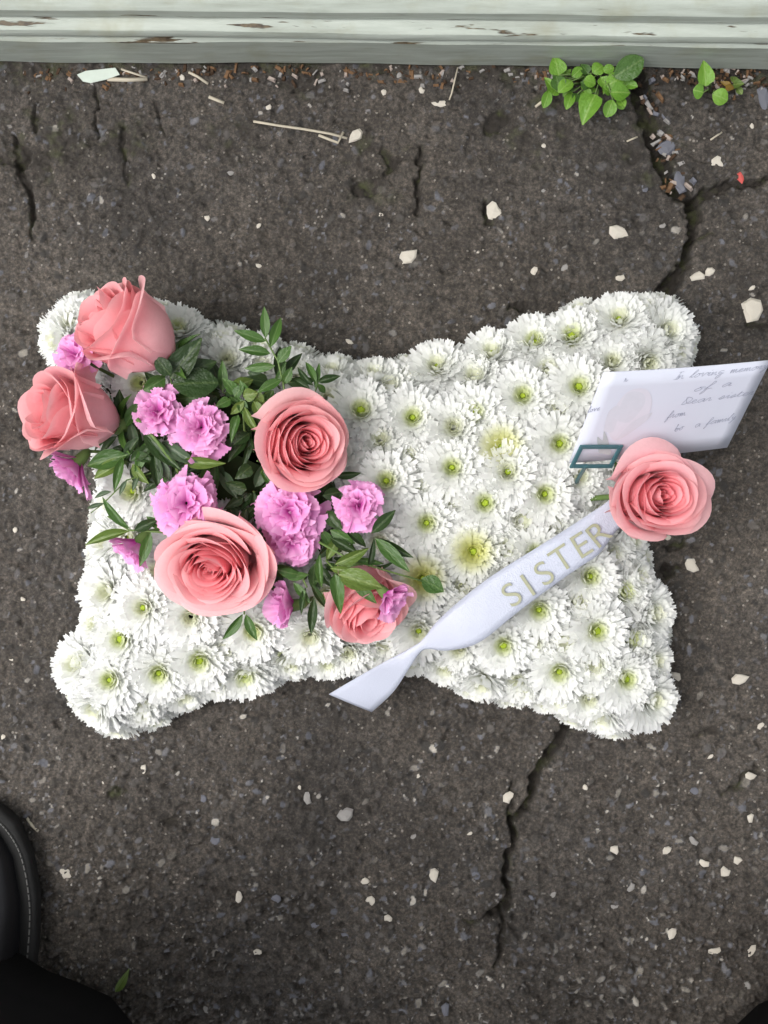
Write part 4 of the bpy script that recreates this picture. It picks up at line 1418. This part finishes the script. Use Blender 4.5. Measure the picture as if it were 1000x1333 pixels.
# crumbs and litter collected along the threshold and in the crack
def litter(name, label, spots, mats, seed):
    rr = random.Random(seed)
    V, F, mi = [], [], []
    for x, y, sz in spots:
        b = len(V)
        c = P(x, y, 0.0015)
        a = rr.uniform(0, 6.28)
        w, l, h = sz * S * rr.uniform(.3, .7), sz * S * rr.uniform(.6, 1.3), sz * S * rr.uniform(.15, .5)
        for dx, dy, dz in ((-1, -1, 0), (1, -.8, 0), (.8, 1, 0), (-.9, 1, 0), (-.5, -.6, 1), (.6, -.5, 1), (.5, .7, 1), (-.6, .6, 1)):
            x_, y_ = dx * w / 2 * rr.uniform(.7, 1.2), dy * l / 2 * rr.uniform(.7, 1.2)
            V.append((c.x + x_ * math.cos(a) - y_ * math.sin(a), c.y + x_ * math.sin(a) + y_ * math.cos(a), c.z - 0.001 + dz * h))
        for f in ((3, 2, 1, 0), (4, 5, 6, 7), (0, 1, 5, 4), (1, 2, 6, 5), (2, 3, 7, 6), (3, 0, 4, 7)):
            F.append(tuple(b + q for q in f))
            mi.append(0)
        m_ = rr.randrange(len(mats))
        for q in range(6): mi[-1 - q] = m_
    me = mesh_data(name, V, F, None, False)
    for m in mats: me.materials.append(M[m])
    me.polygons.foreach_set('material_index', mi)
    tag(link(name, me), label, 'litter', None, 'stuff')


M['soil_a'] = simple('dark_leaf_litter', (0.05, 0.03, 0.018), 0.85, 0.2, 0.4)
M['soil_b'] = simple('brown_leaf_litter', (0.13, 0.075, 0.04), 0.85, 0.2, 0.4)
M['soil_c'] = simple('pale_leaf_litter', (0.30, 0.25, 0.22), 0.85, 0.2, 0.3)
rl = random.Random(9)
spots = [(rl.uniform(-10, 1010), 86 + abs(rl.gauss(0, 11)) + 0.012 * 500 * (rl.random() < .5), rl.uniform(4, 11)) for _ in range(330)]
spots += [(rl.gauss(950, 40), rl.gauss(108, 9), rl.uniform(4, 10)) for _ in range(60)]
litter('wall_litter', 'brown crumbs and plant litter along the foot of the threshold', spots, ['soil_a', 'soil_b', 'soil_b', 'chip_grey', 'soil_c', 'soil_a'], 4)
spots = []
for _ in range(55):
    t = rl.random()
    x, y = 842 + 48 * t ** 1.2, 110 + 140 * t
    spots.append((x + rl.gauss(0, 9), y + rl.gauss(0, 7), rl.uniform(5, 14)))
litter('crack_litter', 'pale shrivelled petals and grit caught in the wide crack', spots, ['soil_a', 'soil_a', 'soil_c', 'soil_b', 'chip_grey', 'chip_blue'], 6)

# ------------------------------------------------------------------ the photographer: shoes, trousers, coat
M['leather'] = simple('black_leather', (0.007, 0.007, 0.009), 0.42, 0.5, 0.3, 300, 0.15)
M['rubber'] = simple('black_rubber', (0.015, 0.015, 0.015), 0.7, 0.3, 0.2, 300, 0.1)
M['thread'] = simple('off_white_thread', (0.13, 0.13, 0.125), 0.8, 0.2)
M['cloth'] = simple('black_trouser_cloth', (0.008, 0.008, 0.009), 0.9, 0.15, 0.3, 800, 0.2)
M['coat'] = simple('black_coat_cloth', (0.010, 0.010, 0.011), 0.9, 0.15, 0.3, 600, 0.2)
M['skin'] = simple('skin', (0.50, 0.31, 0.23), 0.55, 0.35, 0.08, 90)
M['hair'] = simple('dark_hair', (0.03, 0.02, 0.015), 0.5, 0.4, 0.3, 300)
person = empty('person', (0, -0.62, 0), 'person in black shoes and wide black trousers standing over the tribute', 'person')
pl = person.location


def skin_mesh(name, pts, edges, radii, mat, root=0, sub=2):
    me = bpy.data.meshes.new(name)
    me.from_pydata([tuple(Vector(p) - pl) for p in pts], edges, [])
    me.materials.append(M[mat])
    o = link(name, me, person)
    sk = o.modifiers.new('skin', 'SKIN')
    sk.use_smooth_shade = True
    lay = me.skin_vertices[0].data if len(me.skin_vertices) else me.skin_vertices.new().data
    for i, r in enumerate(radii):
        lay[i].radius = r if hasattr(r, '__len__') else (r, r)
    lay[root].use_root = True
    sb = o.modifiers.new('subd', 'SUBSURF')
    sb.levels = sb.render_levels = sub
    return o


FX = 0.340
body_p = [(0, -.86, .72), (0, -.84, .87), (0, -.77, 1.04), (0, -.72, 1.16), (0, -.69, 1.23), (0, -.66, 1.30), (0, -.63, 1.39), (0, -.62, 1.46)]
body_r = [(.15, .11), (.13, .09), (.15, .10), (.12, .08), .05, .065, .085, .06]
body_e = [(i, i + 1) for i in range(7)]
for sg in (-1, 1):
    b = len(body_p)
    body_p += [(sg * .10, -.84, .67), (sg * .29, -.43, .45), (sg * (FX - .01), -.50, .10), (sg * FX, -.40, .045), (sg * FX, -.31, .035)]
    body_r += [.085, .055, .040, (.035, .03), (.03, .02)]
    body_e += [(0, b), (b, b + 1), (b + 1, b + 2), (b + 2, b + 3), (b + 3, b + 4)]
    b = len(body_p)
    body_p += [(sg * .19, -.72, 1.15), (sg * .28, -.50, 1.00), (sg * .13, -.17, 1.17), (sg * .085, -.10, 1.18)]
    body_r += [.058, .043, .028, (.034, .016)]
    body_e += [(3, b), (b, b + 1), (b + 1, b + 2), (b + 2, b + 3)]
    h = b + 3
    for f, (ox, oy, oz, ln) in enumerate([(.030, .0, .018, .040), (.010, .012, .018, .048), (-.008, .014, .008, .050), (-.022, .012, -.004, .047), (-.034, .004, -.012, .038)]):
        b = len(body_p)
        base = Vector((sg * .085 - sg * .012, -.085, 1.18)) + Vector((sg * ox * .4, oy, ox))
        body_p += [tuple(base), tuple(base + Vector((-sg * ln * .45, ln * .5, 0))), tuple(base + Vector((-sg * ln * 1.0, ln * .6, -.006)))]
        body_r += [.009, .008, .007]
        body_e += [(h, b), (b, b + 1), (b + 1, b + 2)]
skin_mesh('body', body_p, body_e, body_r, 'skin')
# coat
cp = [(0, -.88, .62), (0, -.86, .78), (0, -.82, .91), (0, -.77, 1.04), (0, -.72, 1.16), (0, -.695, 1.22)]
crr = [(.20, .15), (.185, .135), (.165, .12), (.18, .125), (.14, .10), .07]
ce = [(i, i + 1) for i in range(5)]
for sg in (-1, 1):
    b = len(cp)
    cp += [(sg * .19, -.72, 1.145), (sg * .28, -.50, 1.00), (sg * .17, -.24, 1.13)]
    crr += [.075, .058, .045]
    ce += [(4, b), (b, b + 1), (b + 1, b + 2)]
skin_mesh('coat', cp, ce, crr, 'coat', sub=2)
skin_mesh('hair', [(0, -.68, 1.34), (0, -.675, 1.42), (0, -.64, 1.49)], [(0, 1), (1, 2)], [.055, .085, .065], 'hair')


def lathe_path(name, path, mat, n=28, fold=0.06, seed=0):
    """trouser leg: rings along a path with cloth folds"""
    rr = random.Random(seed)
    V, F = [], []
    ph = [rr.uniform(0, 6.28) for _ in range(4)]
    for i, (c, rx, ry) in enumerate(path):
        for k in range(n):
            a = 2 * math.pi * k / n
            f = 1 + fold * (math.sin(3 * a + ph[0] + i * .5) + .6 * math.sin(7 * a + ph[1] - i * .8))
            V.append((c[0] + rx * f * math.cos(a) - pl.x, c[1] + ry * f * math.sin(a) - pl.y, c[2] + 0.004 * math.sin(2 * a + ph[2]) - pl.z))
    m = len(path)
    for i in range(m - 1):
        for k in range(n): F.append((i * n + k, i * n + (k + 1) % n, (i + 1) * n + (k + 1) % n, (i + 1) * n + k))
    o = link(name, mesh_data(name, V, F, M[mat]), person)
    s_ = o.modifiers.new('thickness', 'SOLIDIFY'); s_.thickness = 0.002
    return o


for sg, hx, hy, rx, ry in ((-1, -.322, -.460, .128, .108), (1, .400, -.485, .160, .115)):
    lathe_path('trouser_leg', [((hx, hy, .035), rx, ry), ((hx, hy + .002, .10), rx * .97, ry * .97), ((hx * .97, hy + .03, .22), .105, .10), ((hx * .95, -.43, .36), .105, .11),
                               ((hx * .95, -.41, .45), .125, .125), ((hx * .78, -.50, .545), .112, .13), ((hx * .52, -.64, .62), .12, .13), ((hx * .36, -.80, .68), .13, .15), ((hx * .25, -.86, .74), .12, .15)], 'cloth', seed=sg + 4)


def shoe(sx, y_toe, side, rot):
    """leather shoe; local +Y points to the toe tip at y=0"""
    root = bpy.data.objects.new('shoe', None)
    col.objects.link(root)
    root.parent = person
    root.location = Vector((sx, y_toe, 0)) - pl
    root.rotation_euler.z = rot
    # plan outline half widths by distance from toe
    st = [(0.000, .012), (.006, .026), (.018, .038), (.040, .048), (.075, .052), (.11, .049), (.16, .040), (.21, .036), (.25, .036), (.278, .028), (.290, .012)]
    def rings(levels, name, mat, cap=True):
        V, F = [], []
        n2 = len(st)
        for z, grow in levels:
            ring_ = []
            for d_, w in st: ring_.append((w + grow, -d_ + (grow if d_ < .02 else (-grow if d_ > .27 else 0))))
            for d_, w in reversed(st): ring_.append((-(w + grow), -d_ + (grow if d_ < .02 else (-grow if d_ > .27 else 0))))
            for x, y in ring_: V.append((x, y, z(y) if callable(z) else z))
        m = 2 * n2
        for i in range(len(levels) - 1):
            for k in range(m): F.append((i * m + k, i * m + (k + 1) % m, (i + 1) * m + (k + 1) % m, (i + 1) * m + k))
        top = (len(levels) - 1) * m
        for k in range(n2 - 1): F.append((top + k, top + k + 1, top + m - 2 - k, top + m - 1 - k))
        o = link(name, mesh_data(name, V, F, M[mat]), root)
        return o
    so = rings([(0.0015, .0), (.006, .005), (.022, .006), (.026, .004), (.0262, -.002)], 'sole', 'rubber')
    # stitching round the welt
    pth = [(w + .0005, -d_ - .001, .0272) for d_, w in st[::-1]] + [(-(w + .0005), -d_ - .001, .0272) for d_, w in st]
    sm = catmull([Vector(p) for p in pth], 12)
    # individual stitches, joined as one seam
    V, F = [], []
    for i in range(0, len(sm) - 2, 2):
        a, b_ = sm[i], sm[i].lerp(sm[i + 2], 0.72)
        t = (b_ - a)
        if t.length < 1e-5: continue
        x = t.normalized().cross(Vector((0, 0, 1))) * 0.0007
        b0 = len(V)
        V += [a - x, a + x, b_ + x, b_ - x] + [p + Vector((0, 0, .0010)) for p in (a - x * .5, a + x * .5, b_ + x * .5, b_ - x * .5)]
        F += [tuple(b0 + q for q in f) for f in ((4, 5, 6, 7), (0, 1, 5, 4), (1, 2, 6, 5), (2, 3, 7, 6), (3, 0, 4, 7))]
    link('stitching', mesh_data('stitching', V, F, M['thread'], False), root)
    # upper: domed, rising to the instep
    V, F = [], []
    nu, nv = 24, 15
    for i in range(nu):
        d_ = .004 + .278 * i / (nu - 1)
        w = np.interp(d_, [q[0] for q in st], [q[1] for q in st]) - .007
        w = max(w, .004)
        hgt = np.interp(d_, [0, .01, .03, .07, .12, .17, .20, .25, .285], [.004, .018, .028, .034, .048, .070, .085, .085, .07])
        for j in range(nv):
            a = math.pi * j / (nv - 1)
            ex = 0.75
            V.append((w * math.copysign(abs(math.cos(a)) ** ex, math.cos(a)), -d_, .026 + hgt * math.sin(a) ** ex))
    F = grid_faces(nu, nv)
    link('upper', mesh_data('upper', V, F, M['leather']), root)


shoe(-0.346, -0.243, -1, math.radians(4))
shoe(0.392, -0.400, 1, math.radians(-6))
